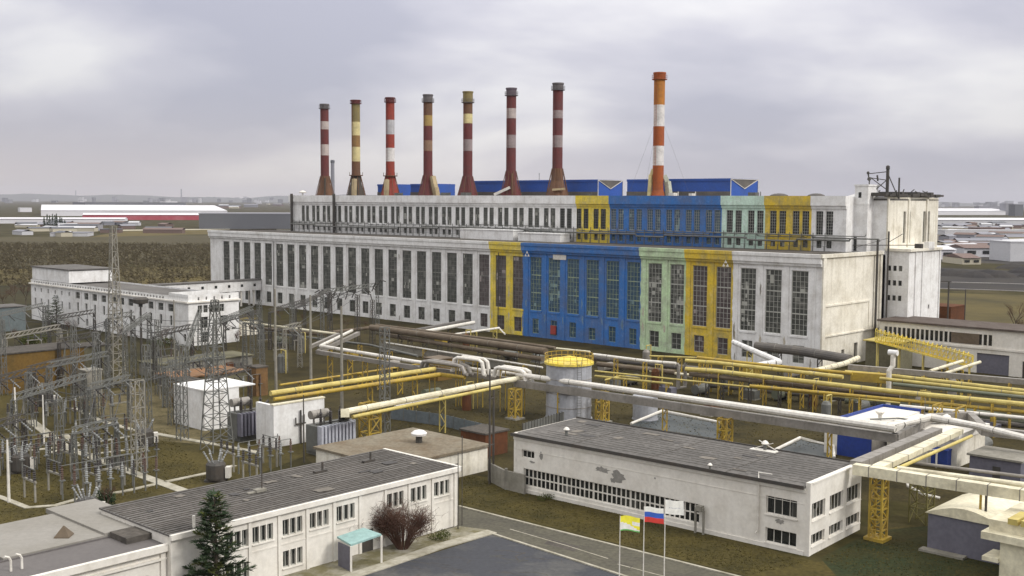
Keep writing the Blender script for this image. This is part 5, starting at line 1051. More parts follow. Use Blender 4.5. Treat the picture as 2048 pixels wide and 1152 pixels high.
def cpole(px, py, ytop, label, m='concrete', r0=.22, head=False, arm=0):
    g = gp_(px, py); h = HT(g, ytop); r = thing('pole', g, YV, label, 'pole')
    mb = MB(); mb.tube([(0, 0, 0), (0, 0, h)], [r0, r0*.6], 8); mb.build('shaft', M[m], r)
    if head: mb = MB(); mb.lathe((0, 0, h), [(.4, -.6), (1.5, -.3), (1.6, .5), (1.2, .9), (.1, 1.0)], 12); mb.build('lamp_head', M[m], r)
    if arm: mb = MB(); mb.bar((-arm, 0, h-.4), (arm, 0, h-.4), .18); mb.build('crossarm', M[m], r)
    return r
for a in ((552, 783, 577, 'tall pale pole left of the farther cream pipe', 'concrete', .3), (622, 775, 590, 'tall pale pole, middle one over the farther cream pipe', 'concrete', .3), (684, 830, 612, 'tall pale pole next to the cream box end', 'concrete', .3),
          (350, 745, 600, 'pale pole in front of the office facade', 'concrete', .22), (766, 770, 668, 'thin brown pole in front of the brown main', 'wood', .14), (18, 1005, 880, 'white pole at the left edge of the lawn', 'alu', .2),
          (33, 905, 775, 'white pole near the orange hut', 'alu', .18), (225, 935, 870, 'short white post on the path crossing', 'alu', .18), (88, 890, 790, 'pale post right of the switch frames', 'alu', .15), (608, 925, 790, 'thin dark pole in front of the tallest fire wall', 'steeld', .12)): cpole(*a)
cpole(284, 748, 603, 'black floodlight pole in front of the office facade', 'steeld', .3, True)
r = cpole(979, 968, 738, 'dark steel pole pair with crossties left of the workshop', 'steeld', .16); mb = MB(); mb.tube([(.9, .2, 0), (.9, .2, 12)], .14, 8); mb.bar((-.2, 0, 11), (1.1, .2, 11), .12); mb.bar((-.2, 0, 5), (1.1, .2, 5), .12); mb.build('second_shaft', M['steeld'], r)
cpole(916, 1058, 905, 'thin black pole at the right corner of the ribbed roof office', 'steeld', .07)

# portal gantries
def gantry(pa, pb, h, label, m='steel', strings=3, w=1.0):
    A_, B_ = gp_(*pa), gp_(*pb); r = thing('switchyard_gantry', A_, 0, label, 'gantry', 'steel portals of the switchyard')
    for q in (A_, B_): mb = MB(); tower4(mb, q, h, w, .11, .6); mb.build('column', M[m], r, True)
    mb = MB(); d = (B_-A_); n = max(4, int(d.length/1.5)); up = Vector((0, 0, h)); nn = Vector((-d.y, d.x, 0)).normalized()*.35
    for s in (-1, 1): mb.bar(A_+up+nn*s, B_+up+nn*s, .13); mb.bar(A_+up+nn*s+Vector((0, 0, .8)), B_+up+nn*s+Vector((0, 0, .8)), .11)
    for k in range(n): 
        a0, a1 = A_+d*(k/n)+up, A_+d*((k+1)/n)+up
        for s in (-1, 1): mb.bar(a0+nn*s, a1+nn*s+Vector((0, 0, .8)), .07)
        mb.bar(a0-nn, a0+nn, .07)
    mb.build('crossbeam', M[m], r, True)
    for k in range(strings):
        p = A_+d*((k+.5)/strings)+up; q = p+V*1.4-U*.6+Vector((0, 0, -1.6)); mb = MB(); mb.tube([p+(q-p)*(j/12) for j in range(13)], [.05 if j % 2 else .17 for j in range(13)], 6); mb.build('insulator_string', M['porcw'] if k % 2 else M['porc'], r, True)
    return r, A_, B_, h
gan = [gantry((12, 770), (120, 742), 9, 'steel portal left of the orange hut', 'concrete'), gantry((218, 772), (268, 762), 13, 'tall portal of close set lattice columns', 'steel'), gantry((252, 790), (300, 740), 11.5, 'portal crossing in front of the office end'),
       gantry((30, 905), (170, 850), 7.5, 'nearest long portal over the switches at the left edge', 'steel'), gantry((100, 830), (215, 800), 8, 'portal behind the black insulator group'), gantry((490, 740), (525, 745), 10, 'pair of bluish lattice columns above the orange roof', 'steel'),
       gantry((430, 760), (505, 715), 11, 'portal in front of the office end pavilion', 'steel'), gantry((570, 745), (600, 735), 9, 'pale portal below the link gallery', 'concrete'), gantry((645, 690), (755, 668), 13, 'dark portal with arched arms in front of the white hall', 'steel', 5), gantry((375, 800), (400, 700), 9, 'thin portal right of the gravel patch', 'steel'),
       gantry((2, 700), (90, 672), 8, 'far portal at the left edge below the teal hut', 'steel'), gantry((590, 690), (660, 640), 9, 'far portal at the foot of the white hall', 'steeld')]
NICK2 = []
for (pa, pb, h, lb, m_) in (((60, 825), (150, 795), 7, 'low dark portal behind the nearest long portal', 'steeld'), ((120, 775), (200, 752), 8.5, 'dark portal over the pale topped breaker', 'steeld'), ((180, 870), (260, 845), 7, 'low portal above the path crossing', 'steel'), ((-10, 860), (70, 835), 7.5, 'dark portal cut by the left edge', 'steeld'),
        ((310, 765), (385, 740), 9, 'dark portal right of the tall columns', 'steeld'), ((330, 815), (420, 790), 7, 'low portal across the gravel patch', 'steel'), ((100, 710), (190, 690), 8, 'far dark portal above the orange hut roof', 'steeld'), ((450, 712), (520, 690), 8, 'dark portal under the office end pavilion', 'steeld'), ((-20, 950), (50, 925), 6, 'low dark portal by the white pole', 'steeld'),
        ((150, 960), (235, 935), 6, 'low portal over the nearest insulator rows', 'steel'), ((540, 700), (610, 672), 9, 'dark portal between the link gallery and the brown mains', 'steeld'), ((420, 840), (500, 812), 6.5, 'dark portal above the left transformer', 'steeld')):
    gan.append(gantry(pa, pb, h, lb, m_, 4, .7)); NICK2.append(' '.join(lb.split()[:6]))
# curved dark arms over the portal by the hall
r = thing('overhead_switchgear', P(700, 679), 0, 'tangle of dark curved switch arms in front of the white hall', 'switchgear'); mb = MB(); random.seed(31)
for k in range(15):
    x0 = 640+k*8; a = P(x0, 672); z = random.uniform(10.5, 13); a.z = z; c = a+(-U)*random.uniform(2, 4)*random.choice((-1, 1))+Vector((0, 0, random.uniform(-4, 2.5))); mdl = (a+c)/2+Vector((0, 0, 1.2)); mb.tube([a, mdl, c], .14, 5)
mb.build('arm', M['steeld'], r, True)
# wires
wm = mat('overhead wire', (.06, .06, .06), None, 0)
wi = [0]
def wire(a, c, sag, label):
    mb = MB(); o = thing_wire = a.copy(); pts = [a+(c-a)*(k/10)-Vector((0, 0, sag*4*(k/10)*(1-k/10)))-o for k in range(11)]; mb.tube(pts, .055, 4); w_ = mb.build('overhead_wire', wm); w_.location = o; tag(w_, label, 'wire', 'overhead wires of the switchyard')
NICK = ['left edge portal', 'close columned portal', 'office corner portal', 'nearest long portal', 'black insulator portal', 'bluish column pair', 'office pavilion portal', 'link gallery portal', 'arched hall portal', 'gravel patch portal', 'teal hut portal', 'hall foot portal']
def short(g): return (NICK+['low rear portal', 'breaker portal', 'path crossing portal', 'left cut portal', 'column side portal', 'gravel crossing portal', 'far hut portal', 'dark pavilion portal', 'white pole portal', 'insulator row portal', 'brown main portal', 'transformer portal'])[[q[0] for q in gan].index(g[0])]
def span(g0, g1, k=3):
    for i in range(k):
        f = (i+.5)/k; wire(g0[1]+(g0[2]-g0[1])*f+Vector((0, 0, g0[3])), g1[1]+(g1[2]-g1[1])*f+Vector((0, 0, g1[3])), 1.2, ('left', 'middle', 'right')[i]+' wire from the '+short(g0)+' to the '+short(g1))
for i, j in ((0, 1), (3, 4), (4, 1), (1, 2), (2, 6), (6, 5), (6, 7), (7, 8), (0, 10), (9, 6), (8, 11), (12, 3), (13, 4), (14, 3), (15, 12), (16, 2), (17, 14), (18, 10), (19, 6), (20, 15), (21, 14), (22, 8), (23, 17), (16, 17), (13, 18)): span(gan[i], gan[j])
# switchgear prototypes
def post_proto(pm, tone):
    r = thing('post_insulator', (0, 0, 0), 0, 'x', 'insulator', 'post insulators of the switchyard'); r['tone'] = tone
    mb = MB(); mb.bar((0, 0, 0), (0, 0, 2.3), .15); mb.box(-.3, .3, -.3, .3, 2.3, 2.42); mb.build('leg', M['steel'], r)
    p = [(.14, 2.42)]
    for j in range(6): p += [(.19, 2.5+j*.24), (.10, 2.62+j*.24)]
    mb = MB(); mb.lathe((0, 0, 0), p+[(.1, 3.95), (.1, 4.1)], 8); mb.build('insulator', M[pm], r); return r
def disc_proto():
    r = thing('disconnector', (0, 0, 0), 0, 'low steel frame carrying pairs of dark insulators and a switch blade', 'switchgear', 'disconnector switches of the switchyard')
    mb = MB(); 
    for x in (-1.6, 1.6): mb.bar((x, 0, 0), (x, 0, 2.4), .2)
    mb.bar((-1.9, 0, 2.45), (1.9, 0, 2.45), .22); mb.build('frame', M['concrete'], r)
    for x in (-1.5, 0, 1.5):
        p = [(.12, 2.56)]
        for j in range(5): p += [(.22, 2.62+j*.24), (.12, 2.74+j*.24)]
        mb = MB(); mb.lathe((x, 0, 0), p+[(.1, 3.85)], 8); mb.build('insulator', M['porc'], r)
    mb = MB(); mb.bar((-1.7, 0, 3.9), (1.7, 0, 3.95), .1); mb.bar((-1.7, 0, 3.9), (-1.9, 0, 4.6), .08); mb.build('blade', M['steel'], r); return r
def brk_proto():
    r = thing('circuit_breaker', (0, 0, 0), 0, 'x', 'circuit breaker')
    mb = MB(); mb.box(-1.3, 1.3, -.9, .9, 0, .3); mb.lathe((0, 0, .3), [(1.2, 0), (1.25, .2), (1.25, 1.9), (1.0, 2.2)], 14); mb.build('tank', M['steeld'], r)
    for k in range(6):
        a = 2*math.pi*k/6+.3; c = Vector((math.cos(a), math.sin(a), 0)); p0 = c*.55+Vector((0, 0, 2.1)); p1 = c*1.5+Vector((0, 0, 3.9)); mb = MB()
        mb.tube([p0+(p1-p0)*(j/12) for j in range(13)], [.08 if j % 2 else .14 for j in range(13)], 7); mb.build('bushing', M['porcw'], r)
    mb = MB(); mb.box(1.3, 1.9, -.5, .5, .5, 1.9); mb.build('cabinet', M['alu'], r); return r
pps = [post_proto('porc', 'dark'), post_proto('porcw', 'pale'), post_proto('porcb', 'brown')]; pp = pps[0]; dp, bp_ = disc_proto(), brk_proto(); random.seed(17); fu = {id(q_): 0 for q_ in (*pps, dp, bp_)}
ORD = ('first', 'second', 'third', 'fourth', 'fifth', 'sixth', 'seventh', 'eighth', 'ninth', 'tenth')
busq = []
def put(proto, px, py, yaw=None, label=None):
    g = gp_(px, py); yaw = YV+random.choice((0, math.pi/2))+random.uniform(-.05, .05) if yaw is None else yaw
    if not fu[id(proto)]: fu[id(proto)] = 1; proto.location = g; proto.rotation_euler = (0, 0, yaw); (label and proto.__setitem__('label', label)); return proto
    return dup(proto, g, yaw, label)
# rows of post insulators and disconnectors on the yard grid
for (x0, y0, nx, ny, su, sv, place) in ((150, 1010, 8, 2, 1.5, 3.2, 'nearest the garage roof'), (20, 960, 9, 3, 1.6, 3.0, 'by the white pole at the left edge'), (90, 860, 8, 2, 1.6, 3.0, 'under the nearest long portal'), (175, 905, 6, 2, 1.5, 3.4, 'at the path crossing'), (60, 770, 6, 2, 1.8, 4, 'before the orange hut'), (195, 955, 7, 2, 1.4, 3.0, 'beside the sloping path'), (500, 955, 5, 2, 1.6, 2.6, 'behind the ribbed roof'), (115, 800, 7, 1, 1.6, 2, 'behind the long portal'), (300, 740, 5, 1, 2.5, 3, 'by the floodlight pole'), (470, 800, 4, 1, 1.8, 3, 'behind the left fire wall')):
    g = gp_(x0, y0)
    for j in range(ny):
        for i in range(nx):
            q = g+V*(i*su)+U*(j*sv); a, bq = pr(q)
            o = put(random.choice(pps), a, bq, YV); busq.append(o.location.copy()); o['label'] = '%s ribbed insulator, %s in %s row %s' % (o['tone'], ORD[i], ('front', 'second', 'third')[j], place)
        if nx > 2:
            b0, b1 = g+U*(j*sv)+Vector((0, 0, 4.15)), g+U*(j*sv)+V*((nx-1)*su)+Vector((0, 0, 4.15))
            mb = MB(); mb.tube([Vector((0, 0, 0)), b1-b0], .045, 6); o = mb.build('busbar', M['steel']); o.location = b0; tag(o, 'grey busbar tube on the %s insulator row %s' % (('front', 'second', 'third')[j], place), 'busbar')
for (x, y) in ((60, 1000), (110, 985), (30, 935), (85, 925), (130, 940), (180, 985), (225, 975), (55, 830), (105, 835), (150, 850), (180, 820), (75, 795), (120, 775), (190, 925), (25, 860), (500, 965), (540, 930), (455, 940), (330, 800), (240, 835), (400, 760), (470, 765), (350, 720), (300, 765), (560, 720), (600, 700), (25, 730), (70, 700), (130, 680), (330, 735), (530, 700)): put(dp, x, y)
dl = [o for o in bpy.data.objects if o.get('category') == 'switchgear' and o.name.startswith('disconnector')]
for tier, lo_, hi_ in (('nearest', 925, 2000), ('middle', 790, 925), ('farthest', 0, 790)):
    for k, o in enumerate(sorted([o for o in dl if lo_ <= pr(o.location)[1] < hi_], key=lambda o: pr(o.location)[0])): o['label'] = 'steel framed disconnector with three insulators, %s from the left in the %s switchyard tier' % (ordw(k+1), tier)
put(bp_, 432, 962, 0, 'circuit breaker with fan of six white bushings behind the ribbed office roof')
put(bp_, 289, 892, .4, 'circuit breaker with white cabinet beside the path crossing'); put(bp_, 178, 772, .2, 'pale topped circuit breaker right of the orange hut'); put(bp_, 92, 812, 0, 'circuit breaker with black tank at the left, behind the long portal'); put(bp_, 40, 945, .3, 'circuit breaker near the white pole at the left edge'); put(bp_, 175, 1040, .3, 'circuit breaker in the bush behind the garage roof')
# kiosks and huts of the switchyard
r = site_box('equipment_hut', 'pale grey control cabinet hut right of the orange hut', P(205, 790), 3, 3, 4.6, M['concrete'], M['concrete'], .15, 'hut', yaw=YV)
oh = site_box('orange_hut', 'orange ochre rendered hut with grey corner at the left', P(170, 768), 17.5, 9, 7.2, M['orange'], M['roofd'], .2, 'building', yaw=YV)
mb = MB(); mb.box(13.4, 13.8, -.1, -.003, 0, 7.2); mb.box(17.503, 17.7, 0, 9, 0, 7.2); mb.build('grey_strip', M['olivew'], oh)
site_box('brown_hut', 'olive brown hut right behind the orange one', P(222, 748), 7, 6, 6, M['olivew'], M['roofd'], .2, 'building', yaw=YV)
site_box('teal_hut', 'long teal grey hut at the left edge beside the office', P(52, 660), 30, 8, 6.5, mat('teal grey boards', (.12, .145, .15), (.08, .09, .08), .7, .3, .8), M['roof'], .3, 'building', yaw=YV)
site_box('ochre_garage', 'small ochre walled hut left of the white fire wall', P(406, 812), 3.5, 5, 4.5, M['orange'], M['roofd'], .1, 'hut', yaw=YV)
mo = mat('orange sheet roof', (.24, .115, .045), (.13, .09, .05), .8, .4, .8)
site_box('brick_store', 'low store with orange roof above the left fire wall', P(492, 775), 14, 8, 3.2, M['olivew'], mo, .3, 'shed', yaw=YV)
site_box('grey_store', 'low olive roofed store just behind the orange roofed one', P(505, 735), 22, 8, 2.6, M['concrete'], M['olivew'], .3, 'shed', yaw=YV)
site_box('brick_booth', 'narrow brown brick booth between the dark transformer and the cream pipe', P(536, 790), 2.5, 3, 5.2, mat('brown brick', (.19, .11, .05), (.11, .075, .045), .7, .6, .9), M['roofd'], .1, 'hut', yaw=YV)
site_box('yard_store', 'cream shed at the foot of the link gallery', P(520, 668), 7, 6, 4.0, M['white2'], M['fieldo'], .3, 'shed', yaw=YV)
site_box('pump_shed', 'small brown shed by the arches of pipes', P(905, 758), 4, 4, 4.2, M['orange'], M['pipebr'], .2, 'shed', yaw=YV)
site_box('tank_plinth_store', 'rust red shed behind the garden wall left of the workshop', P(1015, 905), 4.5, 5, 3.2, M['rust'], M['roofd'], .2, 'shed', yaw=YV)
def fence(name, label, pts, h, m, step=3., post=None, gap=0):
    q = [P(*p) for p in pts]; r = thing(name, q[0], 0, label, 'fence')
    mb = MB()
    for a, c in zip(q, q[1:]):
        n = max(1, int((c-a).length/step))
        for k in range(n):
            a0 = a+(c-a)*(k/n); a1 = a+(c-a)*((k+1)/n); pm = MB(); pm.bar(a0, a0+Vector((0, 0, h+.12)), .16); pm.build('post', post or m, r, True)
            e = (a1-a0)*.03; mb.bar(a0+e+Vector((0, 0, h/2+gap/2)), a1-e+Vector((0, 0, h/2+gap/2)), .08, h-gap)
    mb.build('panel', m, r, True)
fence('sheet_fence', 'blue grey sheet fence behind the store roof', [(782, 838), (885, 852), (998, 880)], 1.9, mat('blue grey sheets', (.13, .155, .17), None, .6, .8), 2.5, M['steel'])
fence('panel_fence', 'pale concrete panel fence below the office', [(292, 722), (330, 733), (410, 752)], 2.2, M['concrete'], 3)
fence('striped_fence', 'dark striped railing behind the left end of the workshop roof', [(1045, 872), (1165, 835)], 1.9, M['steel'], .8, M['steeld'])
fence('panel_fence', 'low grey fence under the brown main', [(760, 700), (900, 722), (1010, 740)], 1.6, M['concrete'], 3)

# ------------------------------------------------------------------ vegetation
def leafcloud(mb, c, rad, n, s, m=0, flat=1.0, seed=None, thin=.35):
    for _ in range(n):
        while True:
            v = Vector((random.uniform(-1, 1), random.uniform(-1, 1), random.uniform(-1, 1)))
            if .15 < v.length < 1: break
        p = Vector(c)+Vector((v.x*rad[0], v.y*rad[1], v.z*rad[2])); a = Vector((random.gauss(0, 1), random.gauss(0, 1), random.gauss(0, 1)*flat)).normalized()*s*random.uniform(.6, 1.3); b_ = a.cross(Vector((random.gauss(0, 1), random.gauss(0, 1), random.gauss(0, 1)))).normalized()*s*thin
        mb.quad(p-b_, p+b_, p+a, m=m)
def bare_tree(px, py, h, label, spread=.45, seed=1, m='wood', cat='tree', tw='twig', dens=1.0, grp=None):
    random.seed(seed); r = thing('bare_tree', gp_(px, py), random.random()*6, label, cat, grp); t = MB(); c = MB()
    def br(p, d, L_, r0, lev):
        q = p+d*L_; mid = (p+q)/2+Vector((random.uniform(-.05, .05), random.uniform(-.05, .05), 0))*L_; (t if lev < 2 else c).tube([p, mid, q], [r0, r0*.8, r0*.6], 5 if lev < 2 else 3, cap=False)
        if lev >= 4: 
            for _ in range(int(3*dens)): e = q+Vector((random.gauss(0, 1), random.gauss(0, 1), random.gauss(.4, .8)))*L_*.4; c.tube([q, e], [r0*.5, r0*.15], 3, cap=False)
            return
        for k in range(random.choice((3, 4)) if lev < 3 else 3):
            nd = (d+Vector((random.uniform(-1, 1), random.uniform(-1, 1), random.uniform(-.1, .7)))*spread*1.5).normalized(); br(p+(q-p)*random.uniform(.55, 1), nd, L_*random.uniform(.6, .8), r0*.55, lev+1)
    br(Vector((0, 0, 0)), Vector((0, 0, 1)), h*.36, h*.022, 0)
    t.build('trunk', M[m], r); c.build('crown', M[tw], r); return r
def conifer(px, py, h, wd, label, seed, m='needle', n=70):
    random.seed(seed); r = thing('conifer_tree', gp_(px, py), 0, label, 'tree'); t = MB(); t.tube([(0, 0, 0), (.1, 0, h*.5), (0, 0, h*.97)], [h*.02, h*.013, .03], 7); c = MB(); c2 = MB()
    z = h*.12
    while z < h*.98:
        f = 1-z/h; L_ = wd*(f**.75)*random.uniform(.75, 1.1)+.25; k = random.randint(5, 7); a0 = random.random()*6
        for i in range(k):
            a = a0+2*math.pi*i/k+random.uniform(-.3, .3); ln = L_*random.uniform(.6, 1.15); tip = Vector((math.cos(a)*ln, math.sin(a)*ln, z+ln*random.uniform(-.05, .35))); t.tube([(0, 0, z), tuple(tip)], [.05, .015], 3, cap=False)
            o_ = Vector((0, 0, z)); dr = tip-o_; side = Vector((-dr.y, dr.x, 0)).normalized()
            nb_ = max(6, int(ln*n/6)); tgt = c if random.random() < .85 else c2
            for j in range(nb_):
                f_ = .22+.8*j/nb_; q = o_+dr*f_; sg = random.choice((-1, 1)); e = (dr.normalized()*random.uniform(.3, .9)+side*sg*random.uniform(.4, 1.1)*(1.15-f_)+Vector((0, 0, random.uniform(-.25, .35)))).normalized()*random.uniform(.35, .7)*h/10; wv = e.cross(Vector((random.gauss(0, .4), random.gauss(0, .4), 1))).normalized()*.055*h/10
                tgt.quad(q-wv, q+wv, q+e+wv*.5, q+e-wv*.5); tgt.quad(q, q+e*.9+wv*3, q+e*.5-Vector((0, 0, .06*h/10)))
        z += h*.045
    t.build('trunk', M['wood'], r); c.build('crown', M[m], r); c2.build('lighter_clumps', M['leafo'], r); return r
g = P(432, 1215); conifer(432, 1215, HT(g, 985), 3.3, 'tall dark green pine in front of the white office, bottom left', 5, n=120)
conifer(113, 655, 9, 2.8, 'dark conifer left of the office facade', 8, n=45)
conifer(96, 652, 6, 2.4, 'shorter dark conifer touching the teal hut', 9, n=40)
random.seed(41)
sh = thing('bare_shrub', P(805, 1098), 0, 'big reddish brown leafless shrub in front of the office', 'shrub'); t = MB(); c = MB()
for k in range(110):
    a = random.uniform(0, 6.28); rr = random.uniform(.3, 1)**.6; top = Vector((math.cos(a)*rr*3.7, math.sin(a)*rr*2.2, random.uniform(2.4, 5.6)*(1-.3*rr))); mid = top*.5+Vector((0, 0, .5)); t.tube([Vector((math.cos(a)*.5, math.sin(a)*.4, 0)), mid, top], [.045, .03, .012], 3, cap=False)
    for j in range(16):
        s = mid+(top-mid)*random.random(); e = s+Vector((random.gauss(0, .5), random.gauss(0, .5), random.gauss(.35, .35))); c.tube([s, e], [.018, .008], 3, cap=False)
        for _ in range(2): f = e+Vector((random.gauss(0, .3), random.gauss(0, .3), random.gauss(.2, .25))); c.tube([e, f], [.012, .006], 3, cap=False)
mt = mat('reddish twigs', (.085, .046, .034), (.13, .085, .06), .5, 1, .9); t.build('stems', mt, sh); c.build('twigs', mt, sh)
for i, (x, y, h, lb) in enumerate(((30, 618, 9, 'pale bare tree at the left edge above the teal hut'), (8, 622, 8, 'leftmost bare tree above the teal hut'), (52, 612, 8.5, 'bare tree just left of the office end'), (150, 690, 7, 'olive bare tree between the orange hut and the office'), (215, 1030, 4, 'low bare bush behind the garage roof'),
                                   (470, 1100, 6.5, 'thin bare tree right of the dark pine'), (702, 1110, 4.5, 'small bare tree beside the turquoise porch'), (2030, 668, 10, 'pale bare tree on the field at the right edge'), (2040, 690, 8, 'lower pale bare tree at the right edge'), (1160, 840, 4.5, 'small bare tree at the foot of the tank'), (330, 700, 6, 'bare tree by the black floodlight pole'), (475, 700, 6, 'bare tree under the office end pavilion'), (120, 720, 6, 'bare tree above the orange hut roof'), (250, 700, 6.5, 'bare tree behind the tall lattice columns'))):
    bare_tree(x, y, h, lb, seed=50+i, m='wood' if h < 8 else 'wood')
def bush(px, py, rx, h, label, m, seed, n=900, s=.3):
    random.seed(seed); r = thing('bush', gp_(px, py), 0, label, 'bush'); mb = MB()
    for k in range(6): leafcloud(mb, (random.uniform(-.5, .5)*rx, random.uniform(-.5, .5)*rx, h*random.uniform(.3, .6)), (rx*.55, rx*.5, h*.42), n//6, s)
    mb.build('foliage', M[m], r); t = MB(); t.bar((0, 0, 0), (0, 0, h*.5), .1); t.build('stem', M['wood'], r)
bush(215, 1018, 1.3, 2.4, 'dark green bush behind the garage roof', 'needle', 3); bush(70, 690, 4, 3, 'dark hedge like bush below the teal hut', 'leafo', 4, 1200, .4); bush(180, 705, 5, 2.6, 'olive bush row below the office facade', 'leafo', 5, 1200, .4)
bush(1090, 1000, 1.2, .8, 'flat weed clump at the workshop foot', 'leafo', 6, 400, .15); bush(880, 1078, 1.5, 1.0, 'olive bush at the right end of the office', 'leafo', 7, 500, .16); bush(330, 690, 4, 2.2, 'brown olive bush at the middle of the office foot', 'leafo', 8, 900, .35)
for i, (x, y, h) in enumerate(((560, 640, 4), (605, 648, 3.5), (640, 655, 4.5), (690, 662, 3.5), (730, 668, 4), (800, 672, 3.2), (1005, 700, 3), (1190, 735, 3), (880, 735, 3.5), (300, 728, 4), (380, 735, 4.5), (440, 728, 4), (160, 720, 4.5), (60, 715, 4), (30, 690, 5), (345, 700, 3.5), (700, 745, 3), (970, 700, 3.4))):
    bare_tree(x, y, h, ordw(i+1)+' of the low bare bushes dotted between office, yard and hall, by build order from the hall foot' if False else 'low leafless bush, '+('at the hall foot' if i < 6 else 'by the pipe corridor' if i in (6, 7, 8, 16, 17) else 'near the office wing')+', '+ordw(1+sum(1 for j, q in enumerate((560, 605, 640, 690, 730, 800, 1005, 1190, 880, 300, 380, 440, 160, 60, 30, 345, 700, 970)) if q < x and ((j < 6) == (i < 6)) and ((j in (6, 7, 8, 16, 17)) == (i in (6, 7, 8, 16, 17)))))+' from the left', spread=.7, seed=150+i, cat='bush')
# scattered dry grass tufts so the lawns are not bare sheets
random.seed(77); mb = MB()
def tufts(pts, n, s):
    q = [P(*p) for p in pts]
    for _ in range(n):
        a, bq = random.random(), random.random(); p = (q[0]*(1-a)+q[1]*a)*(1-bq)+(q[3]*(1-a)+q[2]*a)*bq; e = Vector((random.gauss(0, 1), random.gauss(0, 1), 0))*s; mb.quad(p-e*.5, p+e*.5, p+Vector((random.gauss(0, s*.8), random.gauss(0, s*.8), s*random.uniform(.4, 1.0))))
tufts([(930, 950), (1620, 1125), (1500, 1150), (920, 1005)], 9000, .11); tufts([(1650, 1120), (1745, 1070), (2040, 1125), (1900, 1250)], 5000, .11); tufts([(0, 900), (330, 860), (420, 960), (0, 1060)], 9000, .13); tufts([(700, 760), (1640, 760), (1660, 900), (720, 880)], 9000, .16)
tag(mb.build('dry_grass', mat('dry grass blades', (.08, .066, .02), (.04, .036, .012), .8, .2, .95)), 'short dry tufts of grass over the lawns and yard', 'grass', kind='stuff')
# leafless wood beyond the office: one brown mass
random.seed(90); mb = MB()
for _ in range(11000):
    x = random.uniform(-400, 60); y = random.uniform(455, 860); h = random.uniform(2.2, 4.2)*(.2+.75*min(1, (y-440)/130))*(1.0 if y < 700 else .8); r_ = random.uniform(.8, 1.8); p = Vector((x, y, 0)); mb.tube([p, p+Vector((random.uniform(-.6, .6), 0, h))], [.09, .03], 3, cap=False)
    for k in range(7): q = p+Vector((0, 0, h*random.uniform(.3, .95))); e = q+Vector((random.gauss(0, r_), random.gauss(0, r_), random.uniform(.3, 1.8))); mb.quad(q, q+Vector((.22, 0, .25)), e, m=random.choice((0, 0, 1)))
    for k in range(5): q = p+Vector((random.gauss(0, r_*.6), random.gauss(0, r_*.6), h*random.uniform(.15, .85))); a_ = Vector((random.gauss(0, .7), random.gauss(0, .7), random.uniform(.2, 1))); mb.quad(q, q+a_, q+Vector((a_.y, -a_.x, a_.z*.3))*.6, m=random.choice((0, 1, 1)))
tag(mb.build('leafless_wood', [mat('brown wood twigs', (.105, .086, .052), (.115, .096, .058), .6, .02, .95), mat('olive wood twigs', (.112, .096, .054), (.10, .085, .05), .6, .02, .95)]), 'brown leafless thicket stretching behind the office', 'wood', kind='stuff')

# ------------------------------------------------------------------ flags
def flag(px, py, h, w, fh, mats, rows, label, z_off=0, pattern=None, ph=0):
    r = thing('flag', gp_(px, py), 0, label, 'flag'); mb = MB(); mb.tube([(0, 0, 0), (0, 0, h)], [.06, .035], 8); mb.build('pole', M['alu'], r)
    n = 24; mb = MB(); ny = 12; base = 0; d = Vector((.96, .28, 0)) 
    def pt(i, j): s = i/n; z = h-.05-fh*j/ny; return d*(s*w)+Vector((-d.y, d.x, 0))*(math.sin(s*7+ph+j*.12)*.12*s)+Vector((0, 0, z-.28*s*s+.06*math.sin(s*5+ph)))
    for j in range(ny):
        for i in range(n):
            k = pattern(i/n, j/ny) if pattern else int(j/ny*rows); mb.quad(pt(i, j), pt(i+1, j), pt(i+1, j+1), pt(i, j+1), m=k)
    mb.build('cloth', mats, r)
    return r
fm = lambda n, c: mat('flag '+n, c, None, .15, 1, .7)
flag(1238, 1206, 8.0, 1.95, 1.35, [fm('yellow', (.78, .72, .05)), fm('white', (.75, .75, .70)), fm('green', (.12, .40, .09))], 1, 'yellow and white flag with green lower edge, leftmost of the three', pattern=lambda s, t: 2 if t > .84 else (1 if t > .35+.5*s or (s > .55 and .25 < t < .55) else 0))
flag(1286, 1183, 8.0, 2.0, 1.45, [fm('white', (.75, .75, .77)), fm('blue', (.03, .10, .45)), fm('red', (.55, .04, .03))], 3, 'white, blue and red striped flag in the middle', ph=1)
fl = flag(1328, 1165, 8.0, 1.9, 1.35, [fm('white', (.75, .75, .77)), fm('grey print', (.42, .43, .47))], 1, 'white flag with faint grey print, rightmost of the three', ph=2, pattern=lambda s, t: 1 if .42 < t < .58 and .2 < s < .8 and int(s*24) % 2 else 0)

# ------------------------------------------------------------------ far surroundings
def far_box(name, label, cat, px0, px1, base, top, depth, wm, rm=None, ridge=None, group=None, winc=0):
    a, c = P(px0, base), P(px1, base); h = HT(a, top); w = (c-a).length; yaw = math.atan2((c-a).y, (c-a).x); r = thing(name, a, yaw, label, cat, group)
    mb = MB(); mb.box(0, w, 0, depth, 0, h); mb.build('wall', wm, r); mb = MB()
    if ridge: mb.quad((0, -1, h+.3), (w, -1, h+.3), (w, depth/2, h+ridge), (0, depth/2, h+ridge)); mb.quad((0, depth/2, h+ridge), (w, depth/2, h+ridge), (w, depth+1, h+.3), (0, depth+1, h+.3)); mb.quad((0, -1, h+.3), (0, depth/2, h+ridge), (0, depth+1, h+.3)); mb.quad((w, -1, h+.3), (w, depth+1, h+.3), (w, depth/2, h+ridge))
    else: mb.box(-.3, w+.3, -.3, depth+.3, h, h+max(.5, h*.06))
    mb.build('roof', rm or wm, r)
    if winc:
        mb = MB(); n = winc
        for k in range(n): mb.box(w*(k+.2)/n, w*(k+.75)/n, -.3, -.05, h*.35, h*.75)
        mb.build('window_band', M['glassr'], r)
    return r
